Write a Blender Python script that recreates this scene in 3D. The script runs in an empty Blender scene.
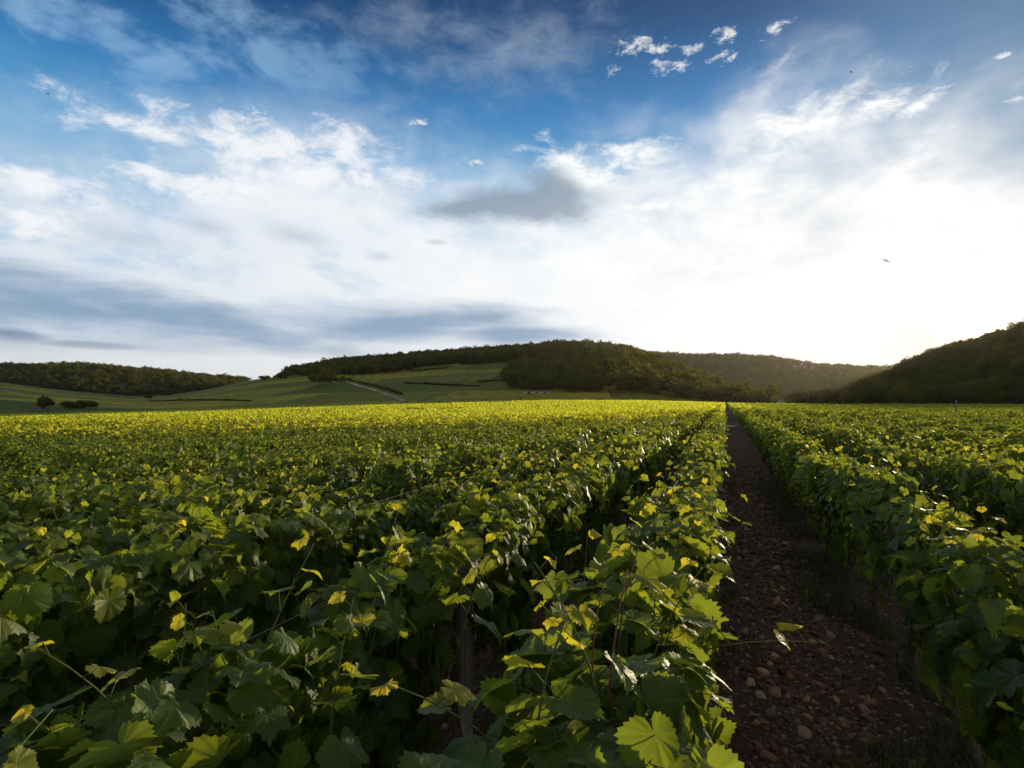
import bpy, math, random
import numpy as np
from mathutils import Vector, Matrix, noise as mnoise

R = math.radians
rng = np.random.default_rng(7)
random.seed(7)
sc = bpy.context.scene
COL = sc.collection

# ------------------------------------------------------------------ camera
EYE = 1.83
F = 600.0
TH = math.atan2(725 - 512, F)                 # the rows run along +Y, the view looks left of them
AX = np.array([-math.sin(TH), math.cos(TH)])
RT = np.array([math.cos(TH), math.sin(TH)])
cam_d = bpy.data.cameras.new('camera')
cam = bpy.data.objects.new('camera', cam_d); COL.objects.link(cam)
cam.location = (0, 0, EYE)
cam.rotation_euler = (R(90), 0, TH)
cam_d.sensor_width = 36; cam_d.lens = 36 * F / 1024
cam_d.shift_y = 19 / 1024
cam_d.clip_start = 0.05; cam_d.clip_end = 20000
sc.camera = cam
HY = 403.0                                    # level of the eye in the picture

def pdir(x, y):
    """unit direction seen at a picture point"""
    v = np.array([AX[0] + RT[0]*(x-512)/F, AX[1] + RT[1]*(x-512)/F, (HY-y)/F])
    return v / np.linalg.norm(v)
def azel(x, y):
    v = pdir(x, y)
    return math.atan2(v[0], v[1]), math.asin(v[2])

# ------------------------------------------------------------------ sun, exposure
SUN_D = pdir(973, 331)
SUN_EL = math.asin(SUN_D[2]); SUN_AZ = math.atan2(SUN_D[0], SUN_D[1])
sl = bpy.data.lights.new('sun', 'SUN'); sl.energy = 5.0; sl.angle = R(0.6); sl.color = (1.0, 0.82, 0.52)
so = bpy.data.objects.new('sun', sl); COL.objects.link(so)
so.rotation_euler = Vector(SUN_D).to_track_quat('Z', 'Y').to_euler()
sc.view_settings.view_transform = 'Standard'; sc.view_settings.look = 'None'
sc.view_settings.gamma = 1.0; sc.view_settings.exposure = 0.0
sc.view_settings.use_curve_mapping = False
sc.cycles.max_bounces = 8; sc.cycles.diffuse_bounces = 3; sc.cycles.glossy_bounces = 2
sc.cycles.transmission_bounces = 4; sc.cycles.transparent_max_bounces = 8

# ------------------------------------------------------------------ node helpers
class NT:
    def __init__(s, tree): s.t = tree; s.n = tree.nodes; s.l = tree.links
    def node(s, typ, **kw):
        n = s.n.new(typ)
        for k, v in kw.items(): setattr(n, k, v)
        return n
    def put(s, sock, v):
        if isinstance(v, bpy.types.NodeSocket): s.l.new(v, sock)
        else:
            if hasattr(sock.default_value, '__len__') and not hasattr(v, '__len__'):
                v = [v]*len(sock.default_value)
            elif hasattr(sock.default_value, '__len__') and len(sock.default_value) == 4 and len(v) == 3: v = (*v, 1)
            sock.default_value = v
    def m(s, op, a, b=0.0, c=None, clamp=False):
        n = s.node('ShaderNodeMath', operation=op, use_clamp=clamp)
        s.put(n.inputs[0], a); s.put(n.inputs[1], b)
        if c is not None: s.put(n.inputs[2], c)
        return n.outputs[0]
    def add(s, a, b): return s.m('ADD', a, b)
    def sub(s, a, b): return s.m('SUBTRACT', a, b)
    def mul(s, a, b): return s.m('MULTIPLY', a, b)
    def mx(s, a, b): return s.m('MAXIMUM', a, b)
    def mn(s, a, b): return s.m('MINIMUM', a, b)
    def ss(s, v, lo, hi, a=0.0, b=1.0):
        n = s.node('ShaderNodeMapRange', interpolation_type='SMOOTHSTEP')
        s.put(n.inputs[0], v); s.put(n.inputs[1], lo); s.put(n.inputs[2], hi); s.put(n.inputs[3], a); s.put(n.inputs[4], b)
        return n.outputs[0]
    def lin(s, v, lo, hi, a=0.0, b=1.0):
        n = s.node('ShaderNodeMapRange')
        s.put(n.inputs[0], v); s.put(n.inputs[1], lo); s.put(n.inputs[2], hi); s.put(n.inputs[3], a); s.put(n.inputs[4], b)
        return n.outputs[0]
    def mix(s, f, a, b, blend='MIX'):
        n = s.node('ShaderNodeMix', data_type='RGBA', blend_type=blend)
        s.put(n.inputs[0], f); s.put(n.inputs[6], a); s.put(n.inputs[7], b)
        return n.outputs[2]
    def vm(s, op, a, b=None):
        n = s.node('ShaderNodeVectorMath', operation=op)
        s.put(n.inputs[0], a)
        if b is not None:
            s.put(n.inputs[3] if op == 'SCALE' else n.inputs[1], b)
        return n.outputs[1] if op in ('DOT_PRODUCT', 'LENGTH', 'DISTANCE') else n.outputs[0]
    def noise(s, vec, scale, detail=4, rough=.55, dist=0.0):
        n = s.node('ShaderNodeTexNoise')
        if vec is not None: s.put(n.inputs['Vector'], vec)
        n.inputs['Scale'].default_value = scale; n.inputs['Detail'].default_value = detail
        n.inputs['Roughness'].default_value = rough; n.inputs['Distortion'].default_value = dist
        return n.outputs['Fac']
    def xyz(s, v):
        n = s.node('ShaderNodeSeparateXYZ'); s.put(n.inputs[0], v); return n.outputs
    def cxyz(s, x, y, z):
        n = s.node('ShaderNodeCombineXYZ'); s.put(n.inputs[0], x); s.put(n.inputs[1], y); s.put(n.inputs[2], z); return n.outputs[0]
    def ramp(s, v, stops):
        n = s.node('ShaderNodeValToRGB'); s.put(n.inputs[0], v)
        e = n.color_ramp.elements
        while len(e) < len(stops): e.new(0.5)
        for i, (p, c) in enumerate(stops):
            e[i].position = p; e[i].color = (*c, 1)
        return n.outputs[0]
def lin1(c): c /= 255.0; return c/12.92 if c <= .04045 else ((c+.055)/1.055)**2.4
def rgb(r, g, b): return (lin1(r), lin1(g), lin1(b))

# ------------------------------------------------------------------ sky
def build_world():
    w = bpy.data.worlds.new('World'); sc.world = w; w.use_nodes = True
    w.cycles.sampling_method = 'MANUAL'; w.cycles.sample_map_resolution = 512
    t = NT(w.node_tree); t.n.clear()
    out = t.node('ShaderNodeOutputWorld'); bg = t.node('ShaderNodeBackground'); t.l.new(bg.outputs[0], out.inputs[0])
    sky = t.node('ShaderNodeTexSky', sky_type='NISHITA', sun_disc=False)
    sky.sun_elevation = SUN_EL; sky.sun_rotation = SUN_AZ; sky.air_density = 1.0; sky.dust_density = 0.4; sky.ozone_density = 3.0
    gen = t.node('ShaderNodeTexCoord').outputs['Generated']
    d = t.vm('NORMALIZE', gen)
    X, Y, Z = t.xyz(d)
    az = t.m('ARCTAN2', X, Y)                          # world azimuth, east of the rows
    el = t.m('ARCSINE', Z)
    # cloud-layer coordinates: the direction met by a high flat layer
    zz = t.add(t.mx(Z, 0.0), 0.06)
    P = t.cxyz(t.m('DIVIDE', X, zz), t.m('DIVIDE', Y, zz), 0.0)
    A = t.cxyz(az, t.mul(el, 1.9), 0.0)
    sd = t.vm('DOT_PRODUCT', d, tuple(SUN_D))
    sang = t.m('ARCCOSINE', t.mn(sd, 1.0))             # angle from the sun

    # streaky and billowy fields
    rot = t.node('ShaderNodeMapping'); t.l.new(P, rot.inputs[0]); rot.inputs['Rotation'].default_value = (0, 0, R(24)); rot.inputs['Scale'].default_value = (0.85, 0.24, 1)
    streak = t.noise(rot.outputs[0], 1.6, 5, .6, .7)
    rot2 = t.node('ShaderNodeMapping'); t.l.new(P, rot2.inputs[0]); rot2.inputs['Location'].default_value = (4, 2, 0)
    rot2.inputs['Rotation'].default_value = (0, 0, R(-35)); rot2.inputs['Scale'].default_value = (0.8, 0.16, 1)
    streak2 = t.noise(rot2.outputs[0], 2.2, 4, .6, .4)
    billow = t.noise(A, 6.0, 6, .6, .15)
    fine = t.noise(A, 15.0, 6, .68, .35)
    tiny = t.noise(A, 46.0, 4, .7, .4)
    big = t.noise(A, 2.3, 2, .5)
    hs = t.node('ShaderNodeMapping'); t.l.new(A, hs.inputs[0]); hs.inputs['Rotation'].default_value = (0, 0, R(9)); hs.inputs['Scale'].default_value = (1.0, 4.0, 1)
    band = t.noise(hs.outputs[0], 3.2, 4, .58, .4)

    AE = t.cxyz(az, el, 0.0)
    def blob(x0, y0, wx, wy, tilt=0.0):
        """0 at the middle, 1 at the rim of an ellipse in azimuth and elevation"""
        a0, e0 = azel(x0, y0)
        a1, _ = azel(x0 - wx, y0); a2, _ = azel(x0 + wx, y0)
        _, e1 = azel(x0, y0 + wy); _, e2 = azel(x0, y0 - wy)
        n = t.node('ShaderNodeMapping', vector_type='TEXTURE'); t.l.new(AE, n.inputs[0])
        n.inputs['Location'].default_value = (a0, e0, 0); n.inputs['Rotation'].default_value = (0, 0, R(tilt))
        n.inputs['Scale'].default_value = (abs(a2-a1)/2, abs(e2-e1)/2, 1)
        return t.vm('LENGTH', n.outputs[0])
    def cloud(blobs, nz, k, lo, hi):
        b = blobs[0]
        for q in blobs[1:]: b = t.mn(b, q)
        v = t.m('MULTIPLY_ADD', t.sub(nz, 0.5), k, t.sub(1.0, b))
        return t.ss(v, lo, hi)

    # clear air: dark blue aloft, pale low down, pulled on top of the physical sky
    eld = t.mul(el, 180/math.pi)
    grad = t.ramp(t.mul(eld, 1/60.0), [(0.0, rgb(226, 227, 228)), (0.10, rgb(190, 212, 236)), (0.26, rgb(126, 184, 224)),
                                       (0.35, rgb(92, 165, 216)), (0.43, rgb(56, 130, 190)), (0.52, rgb(26, 84, 138)), (0.62, rgb(12, 48, 88)), (0.80, rgb(8, 30, 60))])
    nish = t.vm('SCALE', sky.outputs[0], 0.07)
    colr = t.mix(0.08, grad, nish)
    # greyer, hazier blue towards the sun side high up
    greyr = t.mul(t.ss(az, azel(700, 60)[0], azel(1080, 60)[0]), 0.6)
    colr = t.mix(greyr, colr, rgb(100, 128, 154))
    deep = t.mul(t.ss(t.add(eld, t.mul(t.sub(big, .5), 14)), 26, 42), 0.2)
    colr = t.mix(deep, colr, rgb(18, 44, 82))
    white = rgb(246, 247, 250)
    # high cirrus
    ci = t.mul(t.ss(t.add(t.mul(streak, .7), t.mul(fine, .3)), 0.48, 0.72), t.ss(big, 0.30, 0.62))
    colr = t.mix(t.mul(ci, 0.09), colr, rgb(190, 208, 228))
    cs = cloud([blob(520, 55, 190, 60, 8), blob(400, 30, 190, 45, 0), blob(250, 80, 110, 30, -30)], t.add(t.mul(streak, .55), t.mul(fine, .45)), 4.6, 0.2, 1.8)
    colr = t.mix(t.mul(cs, 0.42), colr, rgb(180, 196, 212))
    cs = cloud([blob(765, 90, 60, 20, 50), blob(782, 62, 26, 8, 42), blob(735, 140, 70, 40, 50)], t.add(t.mul(streak2, .5), t.mul(fine, .5)), 4.0, 0.1, 1.5)
    colr = t.mix(t.mul(cs, 0.55), colr, rgb(226, 230, 236))
    # the great white veil, lower edge of the blue
    lowedge = t.node('ShaderNodeFloatCurve')
    t.put(lowedge.inputs['Value'], t.lin(az, azel(-300, 380)[0], azel(1400, 380)[0]))
    a0, a1 = azel(-300, 380)[0], azel(1400, 380)[0]
    cv = lowedge.mapping.curves[0]
    pts = [(-300, 150), (0, 138), (90, 140), (200, 138), (330, 136), (430, 170), (520, 180), (600, 158), (680, 138), (760, 108), (900, 92), (1024, 86), (1400, 60)]
    pp = [((azel(x, y)[0]-a0)/(a1-a0), azel(x, y)[1]) for x, y in pts]
    pp[0] = (0.0, pp[0][1]); pp[-1] = (1.0, pp[-1][1])
    for i, (px, py) in enumerate(pp):
        if i == 0: cv.points[0].location = (px, py)
        elif i == len(pp)-1: cv.points[-1].location = (px, py)
        else: cv.points.new(px, py)
    lowedge.mapping.update()
    dv = t.mul(t.sub(lowedge.outputs[0], el), 180/math.pi)    # degrees below the veil's edge
    v1 = t.add(dv, t.mul(t.sub(billow, .5), 11)); v1 = t.add(v1, t.mul(t.sub(streak2, .5), 9))
    veil = t.ss(v1, -5.0, 8.5)
    veilc = t.mix(t.ss(az, azel(60, 250)[0], azel(560, 250)[0]), rgb(228, 235, 243), rgb(252, 253, 254))
    veilc = t.mix(t.ss(az, azel(560, 250)[0], azel(900, 250)[0]), veilc, rgb(250, 250, 250))
    veilc = t.mix(t.mul(t.ss(t.add(t.mul(billow, .6), t.mul(streak2, .4)), .60, .38), t.mul(t.ss(az, azel(560, 250)[0], azel(760, 250)[0]), t.ss(eld, 8.0, 15.0))), veilc, rgb(228, 231, 235))
    vv = t.mul(veil, t.lin(billow, .25, .6, .78, .995))
    colr = t.mix(vv, colr, veilc)
    # blue windows and soft mottling inside the veil, on the side away from the sun
    bw = t.mul(t.ss(t.add(billow, t.mul(t.sub(streak, .5), .8)), .50, .30), t.ss(az, azel(620, 250)[0], azel(150, 250)[0]))
    bw = t.mul(bw, t.ss(eld, 5.0, 12.0))
    colr = t.mix(t.mul(bw, 0.55), colr, rgb(158, 194, 228))
    # bright broken edges
    bright = (1.05, 1.04, 1.02)
    cs = cloud([blob(255, 148, 150, 26, -4), blob(350, 148, 40, 32, 0), blob(160, 134, 60, 12, -6), blob(40, 182, 90, 22, 0), blob(20, 218, 60, 20, 0),
                blob(150, 172, 26, 9, 0), blob(320, 176, 120, 20, 0), blob(215, 186, 100, 22)], fine, 4.2, -0.15, 1.1)
    colr = t.mix(t.mul(cs, 0.9), colr, rgb(248, 249, 252))
    cs = cloud([blob(585, 178, 62, 26, -22), blob(560, 162, 40, 12, 0), blob(640, 156, 45, 16, 4), blob(655, 205, 22, 8)], fine, 3.6, -0.15, 1.0)
    colr = t.mix(t.mul(cs, 0.9), colr, bright)
    cs = cloud([blob(800, 128, 75, 34, 12), blob(870, 108, 80, 18, 12), blob(925, 100, 36, 9, 20), blob(752, 191, 22, 6)], fine, 3.8, 0.0, 1.3)
    colr = t.mix(t.mul(cs, 0.92), colr, bright)
    # small separate puffs
    cs = cloud([blob(634, 45, 19, 11, 10), blob(660, 48, 18, 7), blob(690, 49, 24, 7, 6), blob(725, 36, 16, 10, 8), blob(777, 27, 18, 8, 12), blob(660, 65, 14, 10),
                blob(681, 66, 12, 7), blob(722, 57, 16, 7), blob(617, 70, 11, 8), blob(473, 162, 13, 4), blob(420, 122, 12, 5), blob(1003, 55, 12, 5),
                blob(1018, 98, 14, 7), blob(946, 86, 12, 4), blob(252, 114, 22, 9)], tiny, 4.2, 0.1, 1.25)
    colr = t.mix(t.mul(cs, 0.85), colr, rgb(240, 240, 240))
    # grey shaded clouds
    cs = cloud([blob(520, 204, 118, 25, 3), blob(558, 194, 52, 34, -25), blob(470, 208, 80, 16, 5)], t.add(t.mul(billow, .5), t.mul(fine, .5)), 2.0, 0.0, 0.75)
    colr = t.mix(t.mul(cs, 0.80), colr, rgb(130, 150, 168))
    cs = cloud([blob(305, 238, 62, 16, -8), blob(380, 256, 28, 10), blob(205, 226, 50, 14, -6), blob(437, 242, 18, 5), blob(130, 240, 100, 22, -4)], billow, 2.4, 0.1, 1.2)
    colr = t.mix(t.mul(cs, 0.5), colr, rgb(158, 176, 198))
    cs = cloud([blob(-60, 292, 420, 30, -7), blob(150, 312, 300, 30, -7), blob(390, 326, 190, 27, 0), blob(500, 336, 110, 15, 0), blob(60, 306, 260, 40, -6), blob(-100, 310, 260, 50, 0)],
               t.add(t.mul(band, .55), t.mul(billow, .45)), 3.0, -0.3, 0.95)
    colr = t.mix(t.mul(cs, 0.94), colr, rgb(132, 162, 192))
    cs = cloud([blob(15, 334, 48, 9, -4), blob(-60, 330, 80, 12), blob(90, 345, 60, 5)], band, 1.4, 0.0, 0.8)
    colr = t.mix(t.mul(cs, 0.8), colr, rgb(104, 130, 164))
    # pale warm strip near the horizon, streaked
    st = t.mul(t.ss(eld, 6.0, 2.2), t.ss(az, azel(1100, 380)[0], azel(500, 380)[0]))
    colr = t.mix(t.mul(st, t.ss(band, .33, .66, .35, .92)), colr, rgb(228, 228, 228))
    # glow of the low sun in the thin cloud, then its disc
    g1 = t.m('EXPONENT', t.mul(sang, -1/R(11.0)))
    g2 = t.m('EXPONENT', t.mul(sang, -1/R(22.0)))
    g3 = t.m('EXPONENT', t.mul(sang, -1/R(2.2)))
    glow = t.vm('ADD', t.vm('SCALE', (1.0, .93, .80), t.mul(g1, 0.14)), t.vm('SCALE', (1.0, .97, .93), t.mul(g2, 0.04)))
    glow = t.vm('ADD', glow, t.vm('SCALE', (1.0, .62, .25), t.mul(g3, .5)))
    warm = t.mul(t.ss(eld, 7.0, 1.5), t.ss(az, azel(640, 380)[0], azel(860, 380)[0]))
    colr = t.mix(t.mul(warm, 0.55), colr, (.95, .80, .66))
    colr = t.vm('ADD', colr, glow)
    ring = t.mul(t.ss(sang, R(8.5), R(1.5)), t.ss(eld, 8.5, 4.5))
    colr = t.mix(t.mul(ring, .6), colr, (1.0, .78, .60))
    disc = t.mul(t.m('EXPONENT', t.mul(sang, -1/R(0.36))), 90.0)
    colr = t.vm('ADD', colr, t.vm('SCALE', (1.0, .72, .42), disc))
    # unseen cloud tone added overhead and behind the viewpoint to front-light the foliage
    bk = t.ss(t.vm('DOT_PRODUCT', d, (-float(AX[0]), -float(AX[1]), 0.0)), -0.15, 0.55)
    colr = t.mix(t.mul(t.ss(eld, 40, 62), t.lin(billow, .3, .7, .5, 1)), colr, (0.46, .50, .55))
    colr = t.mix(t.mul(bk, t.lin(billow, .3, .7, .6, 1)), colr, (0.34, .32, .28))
    # ground side of the sky sphere
    colr = t.mix(t.ss(eld, -0.5, -4.0), colr, (.05, .06, .03))
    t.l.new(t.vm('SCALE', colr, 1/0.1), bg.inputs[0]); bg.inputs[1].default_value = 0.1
build_world()
#WORLD_END

# ------------------------------------------------------------------ mesh helpers
def tag(o, label=None, cat=None, group=None, kind=None):
    if label: o['label'] = label
    if cat: o['category'] = cat
    if group: o['group'] = group
    if kind: o['kind'] = kind
    return o
def mesh_np(name, V, faces=None, tris=None, quads=None, mat=None, uv=None, attrs=None, smooth=True):
    """mesh from numpy vertices and triangle / quad index arrays"""
    me = bpy.data.meshes.new(name)
    V = np.asarray(V, np.float32).reshape(-1, 3)
    T = np.zeros((0, 3), int) if tris is None else np.asarray(tris, int).reshape(-1, 3)
    Q = np.zeros((0, 4), int) if quads is None else np.asarray(quads, int).reshape(-1, 4)
    me.vertices.add(len(V)); me.vertices.foreach_set('co', V.ravel())
    li = np.concatenate([T.ravel(), Q.ravel()]).astype(np.int32)
    me.loops.add(len(li)); me.loops.foreach_set('vertex_index', li)
    npoly = len(T) + len(Q)
    if npoly:
        st = np.concatenate([np.arange(len(T))*3, len(T)*3 + np.arange(len(Q))*4]).astype(np.int32)
        me.polygons.add(npoly); me.polygons.foreach_set('loop_start', st)
        if smooth: me.polygons.foreach_set('use_smooth', np.ones(npoly, bool))
    me.update(calc_edges=True)
    if uv is not None and npoly:
        u = me.uv_layers.new(name='UVMap'); u.data.foreach_set('uv', np.asarray(uv, np.float32)[li].ravel())
    for k, a in (attrs or {}).items():
        at = me.attributes.new(k, 'FLOAT', 'POINT'); at.data.foreach_set('value', np.asarray(a, np.float32).ravel())
    if mat: me.materials.append(mat)
    return me
def link(name, me, parent=None, loc=None, rz=0.0):
    o = bpy.data.objects.new(name, me); COL.objects.link(o)
    if loc is not None: o.location = loc
    o.rotation_euler = (0, 0, rz)
    if parent: o.parent = parent
    return o
def empty(name, loc, rz=0.0):
    o = bpy.data.objects.new(name, None); COL.objects.link(o); o.location = loc; o.rotation_euler = (0, 0, rz)
    o.empty_display_size = .2
    return o
class Geo:
    """collects pieces into one mesh"""
    def __init__(s): s.V = []; s.T = []; s.Q = []; s.n = 0
    def addm(s, V, T=None, Q=None):
        s.V.append(np.asarray(V, float))
        if T is not None and len(T): s.T.append(np.asarray(T)+s.n)
        if Q is not None and len(Q): s.Q.append(np.asarray(Q)+s.n)
        s.n += len(V)
    def tube(s, pts, rad, k=5, cap=True):
        pts = np.asarray(pts, float); n = len(pts)
        rad = np.broadcast_to(np.asarray(rad, float), (n,))
        tan = np.gradient(pts, axis=0); tan /= np.linalg.norm(tan, axis=1)[:, None] + 1e-9
        ref = np.array([1.0, 0, 0]) if abs(tan[0][0]) < .8 else np.array([0, 1.0, 0])
        a = np.cross(tan, ref); a /= np.linalg.norm(a, axis=1)[:, None] + 1e-9
        b = np.cross(tan, a)
        ph = np.arange(k)*2*math.pi/k
        V = (pts[:, None, :] + rad[:, None, None]*(a[:, None, :]*np.cos(ph)[None, :, None] + b[:, None, :]*np.sin(ph)[None, :, None])).reshape(-1, 3)
        i = np.arange(n-1)[:, None]*k; j = np.arange(k)[None, :]; j2 = (j+1) % k
        Q = np.stack([i+j, i+j2, i+k+j2, i+k+j], -1).reshape(-1, 4)
        T = []
        if cap:
            V = np.vstack([V, pts[0], pts[-1]])
            for q in range(k):
                T.append([n*k, (q+1) % k, q]); T.append([n*k+1, (n-1)*k+q, (n-1)*k+(q+1) % k])
        s.addm(V, T, Q)
    def box(s, c, h, rz=0.0):
        c = np.array(c, float); x, y, z = h
        v = np.array([[i, j, k] for k in (-z, z) for i, j in ((-x, -y), (x, -y), (x, y), (-x, y))], float)
        cr, sr = math.cos(rz), math.sin(rz)
        v = np.stack([v[:, 0]*cr - v[:, 1]*sr, v[:, 0]*sr + v[:, 1]*cr, v[:, 2]], 1) + c
        s.addm(v, None, [[0, 3, 2, 1], [4, 5, 6, 7], [0, 1, 5, 4], [1, 2, 6, 5], [2, 3, 7, 6], [3, 0, 4, 7]])
    def mesh(s, name, mat, smooth=True):
        return mesh_np(name, np.vstack(s.V), tris=np.vstack(s.T) if s.T else None, quads=np.vstack(s.Q) if s.Q else None, mat=mat, smooth=smooth)

def fbm(x, y, sc_, oct_=4, seed=0.0):
    v = 0; a = 1.0; tot = 0
    for o in range(oct_):
        v += a*mnoise.noise(Vector((x*sc_+seed, y*sc_-seed, seed*.7))); tot += a; a *= .5; sc_ *= 2.1
    return v/tot
class VNoise:
    """value noise on numpy arrays"""
    def __init__(s, seed): s.g = np.random.default_rng(seed).random((256, 256))*2-1
    def one(s, x, y):
        xi = np.floor(x).astype(int); yi = np.floor(y).astype(int); fx = x-xi; fy = y-yi
        fx = fx*fx*(3-2*fx); fy = fy*fy*(3-2*fy); g = s.g
        a = g[xi % 256, yi % 256]; b = g[(xi+1) % 256, yi % 256]; c = g[xi % 256, (yi+1) % 256]; d = g[(xi+1) % 256, (yi+1) % 256]
        return (a*(1-fx)+b*fx)*(1-fy) + (c*(1-fx)+d*fx)*fy
    def __call__(s, x, y, f=1.0, o=4):
        v = 0; a = 1; t = 0
        for i in range(o): v = v + a*s.one(x*f+17*i, y*f-9*i); t += a; a *= .5; f *= 2.03
        return v/t
VN = VNoise(3)

# ------------------------------------------------------------------ materials
def new_mat(name):
    m = bpy.data.materials.new(name); m.use_nodes = True
    t = NT(m.node_tree); b = t.n['Principled BSDF']; return m, t, b
def bump(t, b, h, dist, strength=1.0):
    n = t.node('ShaderNodeBump'); n.inputs['Strength'].default_value = strength; n.inputs['Distance'].default_value = dist
    t.put(n.inputs['Height'], h); t.l.new(n.outputs[0], b.inputs['Normal']); return n.outputs[0]

def leaf_material(name, near, warm=0.0):
    m, t, b = new_mat(name)
    out = t.n['Material Output']
    ti = t.node('ShaderNodeAttribute', attribute_name='tint').outputs['Fac']
    yo = t.node('ShaderNodeAttribute', attribute_name='young').outputs['Fac']
    rnd = t.node('ShaderNodeObjectInfo').outputs['Random']
    base = t.ramp(t.add(t.mul(ti, .85), t.mul(rnd, .15)), [(0.0, (.028, .062, .010)), (.35, (.045, .092, .012)), (.75, (.075, .128, .016)), (1.0, (.12, .17, .021))])
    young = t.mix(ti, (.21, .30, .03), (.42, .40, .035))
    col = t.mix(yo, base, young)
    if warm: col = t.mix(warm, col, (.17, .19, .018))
    geo = t.node('ShaderNodeNewGeometry')
    if near:
        uv = t.node('ShaderNodeUVMap').outputs[0]
        u, v, _ = t.xyz(uv)
        veins = None; side = None; dbest = None
        for ang in (0, 50, -50, 104, -104):
            dx, dy = math.sin(R(ang)), math.cos(R(ang))
            al = t.add(t.mul(u, dx), t.mul(v, dy)); ac = t.m('ABSOLUTE', t.sub(t.mul(u, dy), t.mul(v, dx)))
            # angular closeness decides which main vein a point belongs to
            pen = t.add(ac, t.mul(t.mx(t.mul(al, -1.0), 0.0), 4.0))
            k = t.sub(al, t.mul(ac, .75))
            sv = t.m('ABSOLUTE', t.m('SINE', t.mul(k, 26.0)))
            if dbest is None: dbest, side = pen, sv
            else:
                less = t.m('LESS_THAN', pen, dbest)
                side = t.add(t.mul(side, t.sub(1.0, less)), t.mul(sv, less)); dbest = t.mn(dbest, pen)
        vm_ = t.ss(dbest, 0.016, 0.004); vs = t.mul(t.ss(side, 0.16, 0.03), t.ss(dbest, .30, .0))
        vein = t.mx(vm_, t.mul(vs, .55))
        col = t.mix(t.mul(vein, .8), col, t.mix(yo, (.17, .23, .08), (.5, .46, .14)))
        blot = t.noise(uv, 9.0, 3, .6)
        col = t.mix(t.ss(blot, .45, .72, 0.0, .35), col, t.mix(yo, (.09, .13, .02), (.45, .30, .05)))
        dry = t.mul(t.ss(t.noise(t.vm('ADD', uv, t.cxyz(t.mul(ti, 31.0), 0.0, 0.0)), 3.3, 4, .7), .68, .74), t.ss(ti, .55, .8))
        col = t.mix(t.mul(dry, .7), col, (.20, .12, .04))
        vor = t.node('ShaderNodeTexVoronoi', feature='SMOOTH_F1'); t.l.new(uv, vor.inputs['Vector']); vor.inputs['Scale'].default_value = 15
        h = t.add(t.mul(t.mul(t.sub(1.0, vor.outputs[0]), .6), 1.0), t.mul(vein, -0.8))
        bump(t, b, h, .0028, .6)
    under = t.mix(.45, col, (.13, .17, .10))
    colf = t.mix(geo.outputs['Backfacing'], col, under)
    t.l.new(colf, b.inputs['Base Color'])
    t.put(b.inputs['Roughness'], t.lin(geo.outputs['Backfacing'], 0, 1, .48, .80)); b.inputs['Specular IOR Level'].default_value = .36
    tr = t.node('ShaderNodeBsdfTranslucent')
    trc = t.mix(yo, t.mix(.6, col, (.46, .54, .03)), (.95, .76, .03))
    trc = t.mix(1.0, trc, (2.3, 2.1, 1.0), 'MULTIPLY') if False else trc
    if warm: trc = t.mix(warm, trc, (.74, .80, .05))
    t.l.new(trc, tr.inputs[0])
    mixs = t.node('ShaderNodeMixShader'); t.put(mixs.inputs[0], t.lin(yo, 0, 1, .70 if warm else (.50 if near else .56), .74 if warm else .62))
    t.l.new(b.outputs[0], mixs.inputs[1]); t.l.new(tr.outputs[0], mixs.inputs[2]); t.l.new(mixs.outputs[0], out.inputs[0])
    return m
M_LEAF = leaf_material('grape_leaf', True)
M_LEAFM = leaf_material('grape_leaf_small', False)
M_LEAFF = leaf_material('grape_leaf_sun_toned', False, warm=.6)  # yellower copy for the far parcel, low sunlight put into its leaf colour

def simple(name, c1, c2, scale, rough=.9, bumpd=0.0, detail=5, coord='Object'):
    m, t, b = new_mat(name)
    co = t.node('ShaderNodeTexCoord').outputs[coord]
    n = t.noise(co, scale, detail, .6)
    t.l.new(t.mix(t.ss(n, .3, .7), c1, c2), b.inputs['Base Color']); b.inputs['Roughness'].default_value = rough
    if bumpd: bump(t, b, n, bumpd)
    return m
M_CANE = simple('green_cane', (.07, .11, .025), (.11, .11, .03), 14)
M_REDC = simple('red_cane', (.16, .05, .03), (.20, .11, .04), 14, .6)
M_BARK = simple('vine_bark', (.045, .03, .02), (.13, .10, .075), 38, .95, .006)
M_WIRE = simple('galvanised_wire', (.12, .12, .12), (.22, .21, .20), 30, .6)
def wood_mat():
    m, t, b = new_mat('weathered_wood')
    co = t.node('ShaderNodeTexCoord').outputs['Object']
    mp = t.node('ShaderNodeMapping'); t.l.new(co, mp.inputs[0]); mp.inputs['Scale'].default_value = (60, 60, 2.5)
    n = t.noise(mp.outputs[0], 1.0, 6, .65)
    t.l.new(t.ramp(n, [(.25, (.09, .08, .07)), (.5, (.25, .23, .20)), (.75, (.42, .39, .35))]), b.inputs['Base Color'])
    b.inputs['Roughness'].default_value = .9; bump(t, b, n, .004)
    return m
M_WOOD = wood_mat()
def stone_mat():
    m, t, b = new_mat('field_stone')
    rnd = t.node('ShaderNodeObjectInfo').outputs['Random']; co = t.node('ShaderNodeTexCoord').outputs['Object']
    c = t.ramp(rnd, [(0, (.05, .023, .013)), (.5, (.11, .056, .032)), (.82, (.21, .125, .075)), (1, (.44, .31, .20))])
    c = t.mix(t.ss(t.noise(co, 6, 4, .6), .35, .7, 0, .5), c, (.10, .05, .03))
    t.l.new(c, b.inputs['Base Color']); b.inputs['Roughness'].default_value = .9
    return m
M_STONE = stone_mat()
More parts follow.
